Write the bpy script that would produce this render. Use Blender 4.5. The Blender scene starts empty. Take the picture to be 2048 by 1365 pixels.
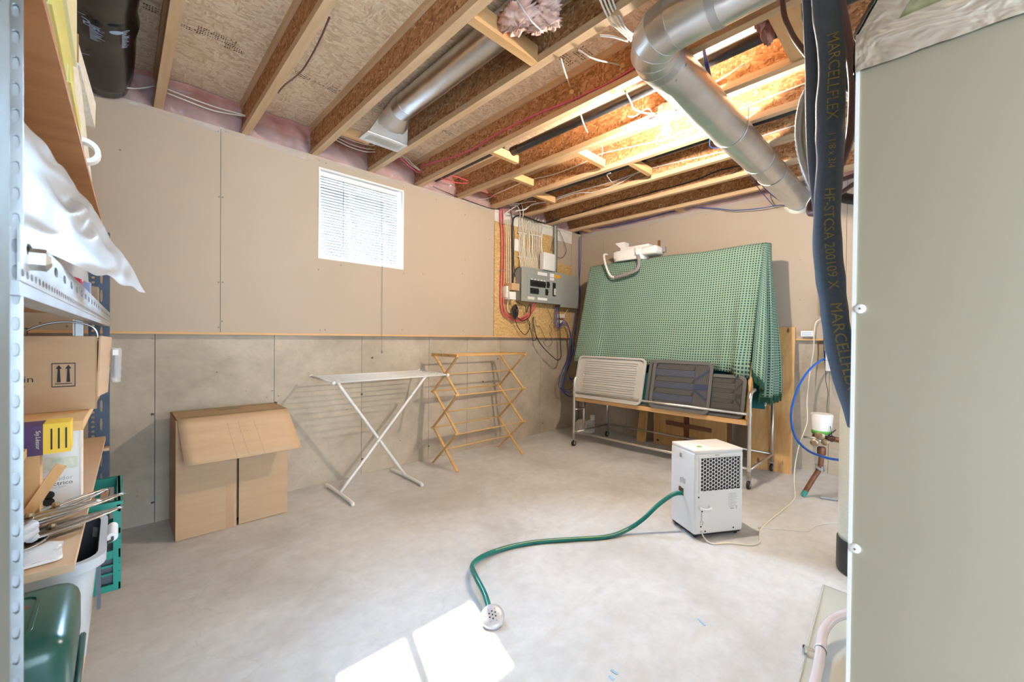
import bpy, bmesh, math, random
from mathutils import Vector, Matrix
random.seed(7)
V = Vector
PI = math.pi
SC = bpy.context.scene
COL = SC.collection

# ------------------------------------------------------------------ camera, world, lights, exposure
FPX, YAW, PITCH, ROLL, CAMH = 818.72, 0.80454, -0.008324, 0.009717, 1.183
YW, XB, ZT, ZL, ZS = 3.348, 4.495, 2.575, 1.2, 2.816      # window wall, right wall, joist underside, ledge, subfloor
YC, XC = YW + 0.050, XB + 0.050                            # concrete faces
_f = V((math.cos(YAW)*math.cos(PITCH), math.sin(YAW)*math.cos(PITCH), math.sin(PITCH)))
_r = _f.cross(V((0, 0, 1))).normalized(); _u = _r.cross(_f)
_R = _r*math.cos(ROLL) + _u*math.sin(ROLL); _U = -_r*math.sin(ROLL) + _u*math.cos(ROLL)
cam_d = bpy.data.cameras.new('camera'); cam = bpy.data.objects.new('camera', cam_d); COL.objects.link(cam)
cam_d.sensor_width = 36; cam_d.lens = FPX/2048*36; cam_d.clip_start = 0.02; cam_d.clip_end = 200
m = Matrix((_R, _U, -_f)).transposed().to_4x4(); m.translation = (0, 0, CAMH); cam.matrix_world = m
cam_d.dof.use_dof = True; cam_d.dof.focus_distance = 2.8; cam_d.dof.aperture_fstop = 7.0
SC.camera = cam

def at(px, py, ax, val):
    """photo pixel -> point on the plane axis(ax)=val"""
    d = _f + _R*((px-1024)/FPX) - _U*((py-682.5)/FPX)
    o = V((0, 0, CAMH)); return o + d*((val-o[ax])/d[ax])
def onY(px, py, y=YW): return at(px, py, 1, y)
def onX(px, py, x=XB): return at(px, py, 0, x)
def onZ(px, py, z=0.0): return at(px, py, 2, z)

SC.view_settings.view_transform = 'Standard'; SC.view_settings.look = 'None'
SC.view_settings.gamma = 1; SC.view_settings.use_curve_mapping = False
SC.view_settings.exposure = 0.80
SC.cycles.use_denoising = True
SC.cycles.max_bounces = 10; SC.cycles.diffuse_bounces = 6; SC.cycles.transparent_max_bounces = 16
SC.cycles.sample_clamp_indirect = 40.0
SC.cycles.caustics_reflective = False; SC.cycles.caustics_refractive = False
w = bpy.data.worlds.new('daylight'); SC.world = w; w.use_nodes = True
bgn = w.node_tree.nodes['Background']; bgn.inputs[0].default_value = (0.80, 0.90, 1.0, 1); bgn.inputs[1].default_value = 0.62

def lamp(name, kind, loc, energy, color, **kw):
    d = bpy.data.lights.new(name, kind); d.energy = energy; d.color = color
    for k, v in kw.items(): setattr(d, k, v)
    o = bpy.data.objects.new(name, d); COL.objects.link(o); o.location = loc; return o
# sun through the window blind
sun = lamp('sun', 'SUN', (1.5, 6, 6), 26.0, (0.98, 0.98, 1.0), angle=0.009)
SUN_D = V((0.80, 1.12, 0.0)) - V((1.49, 3.40, 2.14))
sun.rotation_euler = SUN_D.to_track_quat('-Z', 'Y').to_euler()
# bright hazy sky around the sun
glow = lamp('sky_glow', 'SUN', (1.5, 6, 7), 125.0, (0.42, 0.69, 1.0), angle=1.1)
glow.rotation_euler = sun.rotation_euler
# added bluish fill light behind the camera
door = lamp('camera_side_fill', 'AREA', (0.15, -2.00, 1.15), 92.0, (0.62, 0.81, 1.0), shape='RECTANGLE', size=1.5, size_y=1.9)
door.rotation_euler = V((0.25, 1, 0.22)).to_track_quat('-Z', 'Z').to_euler()

# soft fill light added at the unseen far end; no window stands there
rear = lamp('far_end_fill', 'AREA', (3.0, -2.35, 1.45), 26.0, (0.86, 0.93, 1.0), shape='RECTANGLE', size=2.2, size_y=1.6)
rear.rotation_euler = V((-.22, 1, 0.05)).to_track_quat('-Z', 'Z').to_euler()

# ------------------------------------------------------------------ materials
def mat(name, col=(.5, .5, .5), rough=.6, metal=0.0, **kw):
    m = bpy.data.materials.new(name); m.use_nodes = True
    b = m.node_tree.nodes['Principled BSDF']
    b.inputs['Base Color'].default_value = (*col, 1); b.inputs['Roughness'].default_value = rough; b.inputs['Metallic'].default_value = metal
    for k, v in kw.items(): b.inputs[k.replace('_', ' ')].default_value = v
    return m
class NT:
    """small node-tree helper"""
    def __init__(s, m): s.t = m.node_tree; s.b = s.t.nodes['Principled BSDF']
    def n(s, ty, ins=None, **at_):
        x = s.t.nodes.new('ShaderNode'+ty)
        for k, v in at_.items(): setattr(x, k, v)
        for k, v in (ins or {}).items():
            i = x.inputs[k]
            if isinstance(v, bpy.types.NodeSocket): s.t.links.new(v, i)
            else: i.default_value = v
        return x
    def link(s, a, b): s.t.links.new(a, b)
    def coord(s, scale=(1, 1, 1), rot=(0, 0, 0), kind='Object'):
        tc = s.n('TexCoord'); mp = s.n('Mapping', {'Vector': tc.outputs[kind], 'Scale': scale, 'Rotation': rot}); return mp.outputs[0]
    def noise(s, vec, scale, detail=4, rough=.55, dist=0.0):
        return s.n('TexNoise', {'Vector': vec, 'Scale': scale, 'Detail': detail, 'Roughness': rough, 'Distortion': dist}).outputs[0]
    def ramp(s, fac, stops, interp='LINEAR'):
        r = s.n('ValToRGB', {'Fac': fac}); r.color_ramp.interpolation = interp
        e = r.color_ramp.elements
        while len(e) < len(stops): e.new(.5)
        for el, (p, c) in zip(e, stops): el.position = p; el.color = (*c, 1) if len(c) == 3 else c
        return r.outputs[0]
    def mix(s, fac, a, b, mode='MIX'):
        x = s.n('MixRGB', {'Fac': fac, 'Color1': a, 'Color2': b}, blend_type=mode); return x.outputs[0]
    def math(s, op, a, b=0.0, c=0.0):
        return s.n('Math', {0: a, 1: b, 2: c}, operation=op).outputs[0]
    def color(s, c): s.link(c, s.b.inputs['Base Color'])
    def bump(s, h, strength=.3, dist=.01):
        x = s.n('Bump', {'Height': h, 'Strength': strength, 'Distance': dist}); s.link(x.outputs[0], s.b.inputs['Normal'])
def c4(c): return (*c, 1)
def noisy(name, c1, c2, scale=6, rough=.7, metal=0.0, stretch=(1, 1, 1), bump=0.0, lo=.35, hi=.68, detail=5, **kw):
    m = mat(name, c1, rough, metal, **kw); t = NT(m)
    nz = t.noise(t.coord(stretch), scale, detail)
    t.color(t.ramp(nz, [(lo, c1), (hi, c2)]))
    if bump: t.bump(nz, bump, .004)
    return m
def osb(name, pal, s=1.0, rough=.8):
    m = mat(name, pal[1], rough); t = NT(m)
    base = t.coord((1, 1, 1)); wob = t.n('TexNoise', {'Vector': base, 'Scale': 9*s, 'Detail': 2})
    vec = t.n('VectorMath', {0: base, 1: t.n('VectorMath', {0: wob.outputs['Color'], 'Scale': .05/s}, operation='SCALE').outputs[0]}, operation='ADD').outputs[0]
    def fl(scale, rot):
        mp = t.n('Mapping', {'Vector': vec, 'Scale': scale, 'Rotation': rot}).outputs[0]
        return t.n('TexVoronoi', {'Vector': mp, 'Scale': s}, feature='F1').outputs['Color']
    a = fl((70, 14, 40), (.3, .2, .5)); b = fl((14, 70, 40), (.1, .4, .3)); c = fl((16, 40, 80), (.7, .2, 1.1))
    n1 = t.noise(base, 11*s, 2); n2 = t.noise(t.n('Mapping', {'Vector': base, 'Location': (5, 3, 1)}).outputs[0], 13*s, 2)
    x = t.mix(t.ramp(n1, [(.47, (0, 0, 0)), (.5, (1, 1, 1))]), a, b)
    x = t.mix(t.ramp(n2, [(.52, (0, 0, 0)), (.55, (1, 1, 1))]), x, c)
    g = t.n('SeparateColor', {'Color': x}).outputs[0]
    t.color(t.ramp(g, [(0, pal[0]), (.35, pal[1]), (.7, pal[2]), (1, pal[3])])); t.bump(g, .25, .003)
    return m
def wood(name, c1, c2, axis=1, scale=1.0, rough=.6, knots=False):
    m = mat(name, c1, rough); t = NT(m); st = [26, 26, 26]; st[axis] = 1.6
    vec = t.coord(tuple(v*scale for v in st))
    nz = t.noise(vec, 1.0, 5, .6, .6); big = t.noise(t.coord((2, 2, 2)), 1.2*scale, 2)
    col = t.ramp(nz, [(.3, c1), (.72, c2)])
    col = t.mix(t.ramp(big, [(.35, (.0, .0, .0)), (.7, (.35, .35, .35))]), col, c4(tuple(x*.8 for x in c1)))
    if knots:
        st = [9, 9, 9]; st[axis] = 3.2
        vv = t.n('TexVoronoi', {'Vector': t.coord(tuple(st)), 'Scale': 1.0}, feature='F1').outputs['Distance']
        col = t.mix(t.ramp(vv, [(.06, (1, 1, 1)), (.13, (0, 0, 0))]), col, c4((.13, .055, .02)))
    t.color(col); t.bump(nz, .12, .002); return m

M = {}
# joist webs (darker strand board) and lighter subfloor
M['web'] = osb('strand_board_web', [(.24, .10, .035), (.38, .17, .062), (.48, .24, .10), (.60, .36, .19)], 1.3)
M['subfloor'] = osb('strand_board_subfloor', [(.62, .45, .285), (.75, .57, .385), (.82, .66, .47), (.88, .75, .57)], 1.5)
M['osb_wall'] = osb('strand_board_yellow', [(.48, .295, .11), (.57, .36, .145), (.63, .42, .18), (.70, .50, .235)], 1.5)
M['flange'] = wood('pine_flange', (.58, .38, .21), (.74, .54, .34), 1)
M['pine'] = wood('pine_block', (.64, .36, .15), (.76, .49, .25), 0)
M['pine_z'] = wood('pine_board', (.60, .31, .10), (.76, .47, .20), 2, 1.0, .55, True)
M['pine_y'] = wood('pine_rail', (.66, .38, .15), (.80, .53, .26), 1)
M['pine_rack'] = wood('birch_dowel', (.58, .33, .12), (.72, .47, .21), 0, 2)
M['ply'] = wood('red_plywood', (.42, .18, .065), (.58, .28, .11), 0, .5)
M['ply_pale'] = wood('pale_plywood', (.60, .40, .24), (.72, .52, .34), 1, .6)
M['stain'] = wood('brown_batten', (.18, .07, .03), (.28, .12, .055), 1)
# drywall and concrete
M['drywall'] = noisy('drywall_paper', (.475, .385, .298), (.495, .405, .313), 1.3, .9, detail=3)
def concrete(name, cs, floor=False):
    m = mat(name, cs[1], .85 if not floor else .55); t = NT(m); v = t.coord((1, 1, 1))
    a = t.noise(v, 1.4 if floor else 2.2, 6, .62, .4); b = t.noise(v, 14, 6, .7); c = t.noise(v, 120, 3, .7)
    col = t.ramp(a, [(.34, cs[0]), (.5, cs[1]), (.66, cs[2])])
    col = t.mix(t.ramp(b, [(.35, (.28, .28, .28)), (.62, (0, 0, 0))]), col, c4(tuple(x*.74 for x in cs[0])))
    if floor:
        st = t.noise(t.coord((1.2, 5.0, 1), (0, 0, .5)), 1.1, 6, .65, 1.2)
        col = t.mix(t.ramp(st, [(.52, (0, 0, 0)), (.72, (.42, .42, .42))]), col, c4(cs[3]))
        ed = t.n('TexVoronoi', {'Vector': t.n('VectorMath', {0: t.coord((.55, .8, .01), (0, 0, .7)), 1: t.n('VectorMath', {0: t.n('TexNoise', {'Vector': v, 'Scale': 2.2, 'Detail': 5}).outputs['Color'], 'Scale': .5}, operation='SCALE').outputs[0]}, operation='ADD').outputs[0], 'Scale': 1.0}, feature='DISTANCE_TO_EDGE').outputs[0]
        col = t.mix(t.ramp(ed, [(.0, (.16, .16, .16)), (.004, (0, 0, 0))]), col, c4((.30, .27, .23)))
    else:
        sp = t.n('TexVoronoi', {'Vector': v, 'Scale': 17}, feature='F1').outputs['Distance']
        sp = t.math('MULTIPLY', t.ramp(sp, [(.05, (1, 1, 1)), (.10, (0, 0, 0))]), t.ramp(t.noise(v, 3.0, 3), [(.5, (0, 0, 0)), (.62, (1, 1, 1))]))
        col = t.mix(sp, col, c4((.14, .12, .095)))
    t.color(col); h = t.math('ADD', t.math('MULTIPLY', b, .5), t.math('MULTIPLY', c, .25)); t.bump(h, .22, .004)
    return m
M['conc_wall'] = concrete('concrete_wall', [(.40, .34, .262), (.49, .42, .328), (.56, .487, .39)])
M['conc_floor'] = concrete('concrete_floor', [(.51, .495, .48), (.625, .625, .63), (.70, .705, .715), (.51, .475, .43)], True)
# metals
def metal(name, c1, c2, rough=.35, scale=9, st=(1, 1, 1)):
    m = mat(name, c1, rough, 1.0); t = NT(m); nz = t.noise(t.coord(st), scale, 4)
    t.color(t.ramp(nz, [(.3, c1), (.7, c2)])); t.link(t.ramp(nz, [(.3, (rough,)*3), (.75, (rough+.15,)*3)]), t.b.inputs['Roughness']); return m
M['galv'] = metal('galvanised_steel', (.60, .62, .63), (.72, .74, .76), .28)
M['galv_dull'] = metal('dull_zinc', (.44, .46, .48), (.58, .60, .62), .42)
M['chrome'] = metal('plated_tube', (.66, .64, .60), (.78, .76, .72), .30)
M['steel'] = metal('stainless', (.42, .40, .38), (.60, .57, .54), .2)
M['foil'] = metal('foil_tape', (.78, .75, .69), (.90, .88, .82), .28, 6); NT(M['foil']).b.inputs['Metallic'].default_value = .9
t_ = NT(M['foil']); t_.bump(t_.noise(t_.coord((5, 9, 14)), 1.3, 3, .55, .8), .55, .02)
M['copper'] = noisy('old_copper', (.20, .085, .05), (.28, .125, .075), 22, .5, .6)
M['verdigris'] = noisy('verdigris', (.03, .24, .20), (.06, .36, .30), 60, .8)
M['brass'] = metal('brass', (.34, .25, .14), (.50, .40, .26), .38, 40)
M['blue_post'] = noisy('navy_enamel', (.028, .05, .095), (.045, .075, .13), 12, .45)
# paints and plastics
M['white'] = mat('white_plastic', (.80, .79, .77), .4)
M['white_enamel'] = mat('white_enamel', (.80, .79, .76), .35)
M['blind'] = mat('dimmed_white_slat', (.20, .20, .197), .45)  # white slats, darkened in colour so the backlight does not wash them out
M['offwhite'] = noisy('grubby_white', (.70, .66, .58), (.76, .73, .66), 12, .6)
M['black'] = mat('black_rubber', (.018, .018, .02), .5)
M['dark'] = mat('dark_void', (.006, .006, .007), .9)
M['abs'] = noisy('black_pipe', (.018, .018, .02), (.03, .03, .034), 20, .33)
M['flexduct'] = noisy('black_plastic_film', (.010, .010, .011), (.02, .02, .023), 14, .22, bump=.25)
M['grey_panel'] = mat('grey_enamel', (.33, .345, .32), .45)
M['grey_side'] = mat('grey_blue_enamel', (.33, .36, .37), .5)
M['grey_pvc'] = mat('grey_conduit', (.36, .36, .35), .5)
M['cabinet'] = noisy('painted_steel', (.45, .40, .30), (.465, .415, .315), 3, .38)
M['cable_white'] = mat('cream_cable', (.80, .75, .63), .5)
M['cable_grey'] = mat('white_cable', (.72, .72, .71), .45)
M['cable_red'] = mat('pink_cable', (.72, .10, .13), .4)
M['cable_pink'] = mat('magenta_cable', (.74, .12, .22), .4)
M['cable_blue'] = mat('blue_cable', (.022, .07, .34), .45)
M['cable_black'] = mat('black_cable', (.02, .02, .022), .45)
M['cable_brown'] = mat('brown_cable', (.16, .075, .05), .5)
M['purple'] = mat('mauve_cable', (.17, .095, .11), .5)
M['blue_tube'] = mat('bright_blue_tube', (.012, .12, .62), .3)
M['foam'] = noisy('blue_black_foam', (.060, .088, .135), (.072, .102, .152), 90, .62, bump=.1)
M['yellow_ink'] = mat('ochre_ink', (.27, .22, .08), .7)
M['hose'] = noisy('green_hose', (.0, .15, .12), (.005, .19, .155), 12, .32)
M['hose_line'] = mat('hose_stripe', (.55, .50, .20), .5)
M['card'] = noisy('brown_card', (.47, .315, .19), (.51, .345, .21), 3, .8, stretch=(1, 1, 9))
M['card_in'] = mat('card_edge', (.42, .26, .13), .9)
M['card_tan'] = noisy('tan_card', (.53, .35, .205), (.575, .385, .23), 3, .8, stretch=(1, 1, 9))
M['ink'] = mat('black_print', (.025, .022, .022), .8)
M['green_ink'] = mat('green_print', (.12, .22, .10), .8)
M['crate'] = noisy('teal_crate', (.0, .20, .145), (.005, .25, .185), 8, .38)
M['tin_green'] = noisy('dark_green_tin', (.012, .065, .050), (.022, .095, .075), 9, .28)
M['bin_grey'] = mat('grey_bin', (.50, .53, .56), .35)
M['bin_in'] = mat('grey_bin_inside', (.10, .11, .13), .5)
M['yellow'] = mat('yellow_board', (.62, .56, .14), .7)
M['pale_yellow'] = mat('pale_yellow_board', (.70, .68, .42), .8)
M['tile'] = noisy('speckled_panel', (.70, .68, .60), (.86, .85, .79), 40, .95, stretch=(6, 1, 1), bump=.4)
M['teal'] = mat('teal_table_top', (.010, .125, .125), .55)
M['tray'] = mat('grey_tray', (.50, .485, .45), .42)
M['mat_dark'] = mat('dark_mat_rim', (.12, .118, .115), .6)
M['mat_face'] = mat('dark_mat_face', (.035, .034, .034), .75)
M['mat_blue'] = mat('blue_mat_band', (.030, .042, .095), .75)
M['mat_line'] = mat('grey_mat_rib', (.20, .19, .18), .75)
M['paper'] = mat('white_paper', (.82, .82, .81), .75)
M['paper_print'] = mat('grey_print', (.45, .45, .45), .8)
M['orange'] = mat('orange_sticker', (.85, .36, .01), .6)
M['deh'] = mat('dehumidifier_white', (.80, .80, .80), .35)
M['deh_dark'] = mat('dark_grille', (.035, .034, .033), .8)
M['green_mark'] = mat('green_sticker', (.10, .42, .05), .5)
M['tankfrp'] = noisy('fibreglass_tank', (.60, .61, .53), (.70, .71, .64), 60, .42, stretch=(1, 1, 8), bump=.2)
M['boot'] = mat('black_boot', (.022, .022, .024), .35)
M['grey_foam'] = mat('grey_grip', (.27, .245, .24), .8)
M['fringe'] = mat('green_fringe', (.02, .085, .05), .9)
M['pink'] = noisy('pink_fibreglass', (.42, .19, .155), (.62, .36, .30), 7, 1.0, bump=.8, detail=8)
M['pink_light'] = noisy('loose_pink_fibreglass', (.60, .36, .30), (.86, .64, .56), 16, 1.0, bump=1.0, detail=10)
M['purple_box'] = mat('purple_label', (.065, .015, .09), .5)
M['yellow_label'] = mat('yellow_label', (.86, .56, .03), .5)
M['blue_ink'] = mat('blue_chalk', (.34, .52, .70), .8)
M['trim'] = noisy('grey_olive_jamb', (.15, .155, .13), (.17, .175, .15), 4, .6)
M['redbook'] = mat('crimson_cover', (.55, .03, .07), .5); M['bluebook'] = mat('pale_blue_cover', (.30, .40, .70), .5); M['brownbook'] = mat('tan_cover', (.36, .27, .19), .7)
def clear(name, col, alpha, rough=.12, transl=0.0):
    """thin film: part see-through, part diffuse and glossy"""
    m = bpy.data.materials.new(name); m.use_nodes = True; nt = m.node_tree; b = nt.nodes['Principled BSDF']
    b.inputs['Base Color'].default_value = (*col, 1); b.inputs['Roughness'].default_value = rough
    tr = nt.nodes.new('ShaderNodeBsdfTransparent'); mx = nt.nodes.new('ShaderNodeMixShader'); mx.inputs[0].default_value = alpha
    nt.links.new(tr.outputs[0], mx.inputs[1]); nt.links.new(b.outputs[0], mx.inputs[2]); nt.links.new(mx.outputs[0], nt.nodes['Material Output'].inputs[0]); return m
M['film'] = clear('vapour_film', (.78, .70, .72), .24, .16)
M['pane'] = clear('window_glass', (.9, .95, 1), .06, .03)
M['plastic_sheet'] = clear('milky_plastic', (.45, .475, .51), .9, .2)
M['clear_bag'] = clear('clear_bag', (.85, .86, .88), .38, .12)
M['plate'] = clear('clear_acrylic', (.62, .62, .56), .72, .12)
M['pvc_tube'] = clear('clear_tube', (.72, .66, .68), .82, .12)
bulb_m = mat('lit_bulb', (1, .95, .85), .4); NT(bulb_m).b.inputs['Emission Color'].default_value = (1, .88, .735, 1); NT(bulb_m).b.inputs['Emission Strength'].default_value = 2150; M['bulb'] = bulb_m
# woven throw: light lattice with dark square holes (UV in metres)
def weave():
    m = mat('green_woven_throw', (.2, .35, .22), .95); t = NT(m); tc = t.n('TexCoord').outputs['UV']
    s = t.n('SeparateXYZ', {0: tc}); k = 2*PI/.0225
    a = t.math('SINE', t.math('MULTIPLY', s.outputs[0], k)); b = t.math('SINE', t.math('MULTIPLY', s.outputs[1], k))
    h = t.math('MINIMUM', a, b)
    col = t.ramp(t.math('ADD', t.math('MULTIPLY', h, .5), .5), [(.36, (.265, .375, .28)), (.52, (.016, .075, .060))])
    nz = t.noise(tc, 2.2, 3)
    col = t.mix(t.ramp(nz, [(.35, (0, 0, 0)), (.7, (.5, .5, .5))]), col, t.mix(1.0, col, c4((.85, .97, .97)), 'MULTIPLY'))
    t.color(col); t.bump(t.math('MULTIPLY', h, -1.0), .5, .006); return m
M['weave'] = weave()

# ------------------------------------------------------------------ mesh builder
class MB:
    def __init__(s): s.v = []; s.f = []; s.mi = []; s.uv = None
    def add(s, vs, fs, mi=0):
        o = len(s.v); s.v += [V(x) for x in vs]; s.f += [tuple(i+o for i in f) for f in fs]; s.mi += [mi]*len(fs); return s
    def box(s, lo, hi, mi=0):
        x0, y0, z0 = lo; x1, y1, z1 = hi
        return s.add([(x0,y0,z0),(x1,y0,z0),(x1,y1,z0),(x0,y1,z0),(x0,y0,z1),(x1,y0,z1),(x1,y1,z1),(x0,y1,z1)],
                     [(0,3,2,1),(4,5,6,7),(0,1,5,4),(1,2,6,5),(2,3,7,6),(3,0,4,7)], mi)
    def hexa(s, a, b, mi=0):
        """a: 4 bottom points, b: 4 top points, same winding (ccw from above)"""
        return s.add(list(a)+list(b), [(0,3,2,1),(4,5,6,7),(0,1,5,4),(1,2,6,5),(2,3,7,6),(3,0,4,7)], mi)
    def bar(s, p, q, wx, wy, up=(0, 0, 1), mi=0):
        """rectangular bar p->q, wx across, wy along 'up'"""
        p = V(p); q = V(q); d = (q-p).normalized(); r = d.cross(V(up))
        if r.length < 1e-4: r = d.cross(V((1, 0, 0)))
        r.normalize(); u = r.cross(d); r = r*(wx/2); u = u*(wy/2)
        return s.add([p-r-u, p+r-u, p+r+u, p-r+u, q-r-u, q+r-u, q+r+u, q-r+u], [(0,1,2,3),(7,6,5,4),(0,4,5,1),(1,5,6,2),(2,6,7,3),(3,7,4,0)], mi)
    def rbox(s, lo, hi, r, seg=3, mi=0):
        bm = bmesh.new(); bmesh.ops.create_cube(bm, size=1)
        lo = V(lo); hi = V(hi); d = hi-lo; c = (lo+hi)/2
        for v in bm.verts: v.co = V((v.co.x*d.x, v.co.y*d.y, v.co.z*d.z)) + c
        bmesh.ops.bevel(bm, geom=list(bm.edges), offset=r, segments=seg, profile=.5, affect='EDGES')
        bm.verts.index_update()
        s.add([v.co.copy() for v in bm.verts], [tuple(v.index for v in f.verts) for f in bm.faces], mi); bm.free(); return s
    def cyl(s, p, q, r, n=12, r2=None, cap=True, mi=0):
        return s.tube([p, q], [r, r if r2 is None else r2], n, cap, mi)
    def tube(s, pts, r, n=8, cap=True, mi=0, flat=1.0):
        pts = [V(p) for p in pts]; N = len(pts); rs = r if isinstance(r, (list, tuple)) else [r]*N
        T = []
        for i in range(N):
            d = (pts[min(i+1, N-1)]-pts[max(i-1, 0)]); T.append(d.normalized() if d.length > 1e-9 else V((0, 0, 1)))
        a = T[0].cross(V((0, 0, 1)))
        if a.length < .05: a = T[0].cross(V((1, 0, 0)))
        a.normalize(); o = len(s.v)
        for i in range(N):
            a = (a - T[i]*a.dot(T[i])).normalized(); b = T[i].cross(a)
            for k in range(n):
                th = 2*PI*k/n; s.v.append(pts[i] + (a*math.cos(th) + b*math.sin(th)*flat)*rs[i])
        for i in range(N-1):
            for k in range(n):
                k2 = (k+1) % n; s.f.append((o+i*n+k, o+i*n+k2, o+(i+1)*n+k2, o+(i+1)*n+k)); s.mi.append(mi)
        if cap:
            s.f.append(tuple(o+k for k in reversed(range(n)))); s.f.append(tuple(o+(N-1)*n+k for k in range(n))); s.mi += [mi, mi]
        return s
    def lathe(s, prof, c=(0, 0, 0), n=24, mat4=None, mi=0, cap=True):
        o = len(s.v); c = V(c)
        for (r, z) in prof:
            for k in range(n):
                th = 2*PI*k/n; p = V((r*math.cos(th), r*math.sin(th), z)); s.v.append(c + (mat4 @ p if mat4 else p))
        P = len(prof)
        for i in range(P-1):
            for k in range(n):
                k2 = (k+1) % n; s.f.append((o+i*n+k, o+i*n+k2, o+(i+1)*n+k2, o+(i+1)*n+k)); s.mi.append(mi)
        if cap:
            s.f.append(tuple(o+k for k in reversed(range(n)))); s.f.append(tuple(o+(P-1)*n+k for k in range(n))); s.mi += [mi, mi]
        return s
    def grid(s, fn, nu, nv, mi=0, uvfn=None):
        o = len(s.v)
        for j in range(nv+1):
            for i in range(nu+1): s.v.append(V(fn(i/nu, j/nv)))
        for j in range(nv):
            for i in range(nu):
                a = o+j*(nu+1)+i; s.f.append((a, a+1, a+nu+2, a+nu+1)); s.mi.append(mi)
        return s
    def prism(s, poly, depth, mat4, mi=0):
        """2-D polygon (ccw) in the xy plane of mat4, thickness along its z"""
        n = len(poly); o = len(s.v)
        for z in (0, depth):
            for (x, y) in poly: s.v.append(mat4 @ V((x, y, z)))
        s.f.append(tuple(o+i for i in reversed(range(n)))); s.f.append(tuple(o+n+i for i in range(n))); s.mi += [mi, mi]
        for i in range(n):
            j = (i+1) % n; s.f.append((o+i, o+j, o+n+j, o+n+i)); s.mi.append(mi)
        return s
    def ring(s, outer, inner, depth, mat4, mi=0):
        n = len(outer); o = len(s.v)
        for z in (0, depth):
            for pl in (outer, inner):
                for (x, y) in pl: s.v.append(mat4 @ V((x, y, z)))
        for i in range(n):
            j = (i+1) % n
            s.f += [(o+i, o+n+i, o+n+j, o+j), (o+2*n+i, o+2*n+j, o+3*n+j, o+3*n+i), (o+i, o+j, o+2*n+j, o+2*n+i), (o+n+i, o+3*n+i, o+3*n+j, o+n+j)]; s.mi += [mi]*4
        return s
    def xf(s, mat4):
        s.v = [mat4 @ p for p in s.v]; return s
    def build(s, name, material, parent=None, smooth=False, origin=None, solid=0.0, label=None):
        me = bpy.data.meshes.new(name)
        if parent is not None: org = V(parent.get('_o', (0, 0, 0)))
        elif origin is not None: org = V(origin)
        elif s.v:
            org = V((sum(p.x for p in s.v)/len(s.v), sum(p.y for p in s.v)/len(s.v), min(p.z for p in s.v)))
        me.from_pydata([tuple(p-org) for p in s.v], [], s.f)
        mats = material if isinstance(material, (list, tuple)) else [material]
        for mm in mats: me.materials.append(M[mm] if isinstance(mm, str) else mm)
        if len(mats) > 1: me.polygons.foreach_set('material_index', s.mi)
        if smooth:
            me.polygons.foreach_set('use_smooth', [True]*len(me.polygons))
        if s.uv:
            ul = me.uv_layers.new(name='UVMap')
            for lp in me.loops: ul.data[lp.index].uv = s.uv[lp.vertex_index]
        me.update()
        o = bpy.data.objects.new(name, me); COL.objects.link(o)
        if smooth == 'auto':
            me.set_sharp_from_angle(angle=math.radians(38))
        if parent is not None: o.parent = parent; o['_o'] = tuple(org)
        else: o.location = org; o['_o'] = tuple(org)
        if solid:
            md = o.modifiers.new('thick', 'SOLIDIFY'); md.thickness = solid; md.offset = 0
        if label: o['label'] = label
        return o
def tag(o, label, cat, group=None, kind=None):
    o['label'] = label; o['category'] = cat
    if group: o['group'] = group
    if kind: o['kind'] = kind
    return o
def thing(name, loc, label, cat, group=None):
    o = bpy.data.objects.new(name, None); COL.objects.link(o); o.location = loc; o.empty_display_size = .05
    o['_o'] = tuple(loc); return tag(o, label, cat, group)
def struct(o):
    o['kind'] = 'structure'; return o
def spline(pts, k=8):
    """Catmull-Rom through the points"""
    P = [V(p) for p in pts]; P = [P[0]*2-P[1]] + P + [P[-1]*2-P[-2]]; out = []
    for i in range(1, len(P)-2):
        a, b, c, d = P[i-1:i+3]
        for j in range(k):
            t = j/k; out.append(.5*((2*b) + (c-a)*t + (2*a-5*b+4*c-d)*t*t + (3*b-a-3*c+d)*t**3))
    out.append(P[-2]); return out
def cable(name, pts, r, m, label, cat='cable', group=None, k=6, n=6, parent=None):
    o = MB().tube(spline(pts, k), r, n).build(name, m, parent, True)
    if parent is None: tag(o, label, cat, group)
    return o
_txt_cache = {}
def text_mesh(body, size):
    key = (body, size)
    if key not in _txt_cache:
        cu = bpy.data.curves.new('t', 'FONT'); cu.body = body; cu.size = size; cu.resolution_u = 2; cu.align_x = 'CENTER'; cu.align_y = 'CENTER'
        ob = bpy.data.objects.new('t', cu); COL.objects.link(ob)
        dg = bpy.context.evaluated_depsgraph_get(); me = bpy.data.meshes.new_from_object(ob.evaluated_get(dg))
        _txt_cache[key] = ([v.co.copy() for v in me.vertices], [tuple(p.vertices) for p in me.polygons])
        bpy.data.objects.remove(ob); bpy.data.curves.remove(cu); bpy.data.meshes.remove(me)
    return _txt_cache[key]
def text(name, body, size, mat4, material, parent, sx=1.0):
    vs, fs = text_mesh(body, size)
    return MB().add([mat4 @ V((p.x*sx, p.y, 0)) for p in vs], fs).build(name, material, parent)
def frame(o, x, y):
    """matrix with origin o, x axis x, y axis y (z = x cross y)"""
    x = V(x).normalized(); y = V(y); y = (y - x*y.dot(x)).normalized(); z = x.cross(y)
    mm = Matrix((x, y, z)).transposed().to_4x4(); mm.translation = V(o); return mm
def rrect(w, h, r, n=5, cx=0, cy=0):
    out = []
    for (sx, sy, a0) in ((1, 1, 0), (-1, 1, PI/2), (-1, -1, PI), (1, -1, 1.5*PI)):
        for k in range(n+1):
            a = a0 + PI/2*k/n; out.append((cx+sx*(w/2-r)+r*math.cos(a), cy+sy*(h/2-r)+r*math.sin(a)))
    return out
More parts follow.
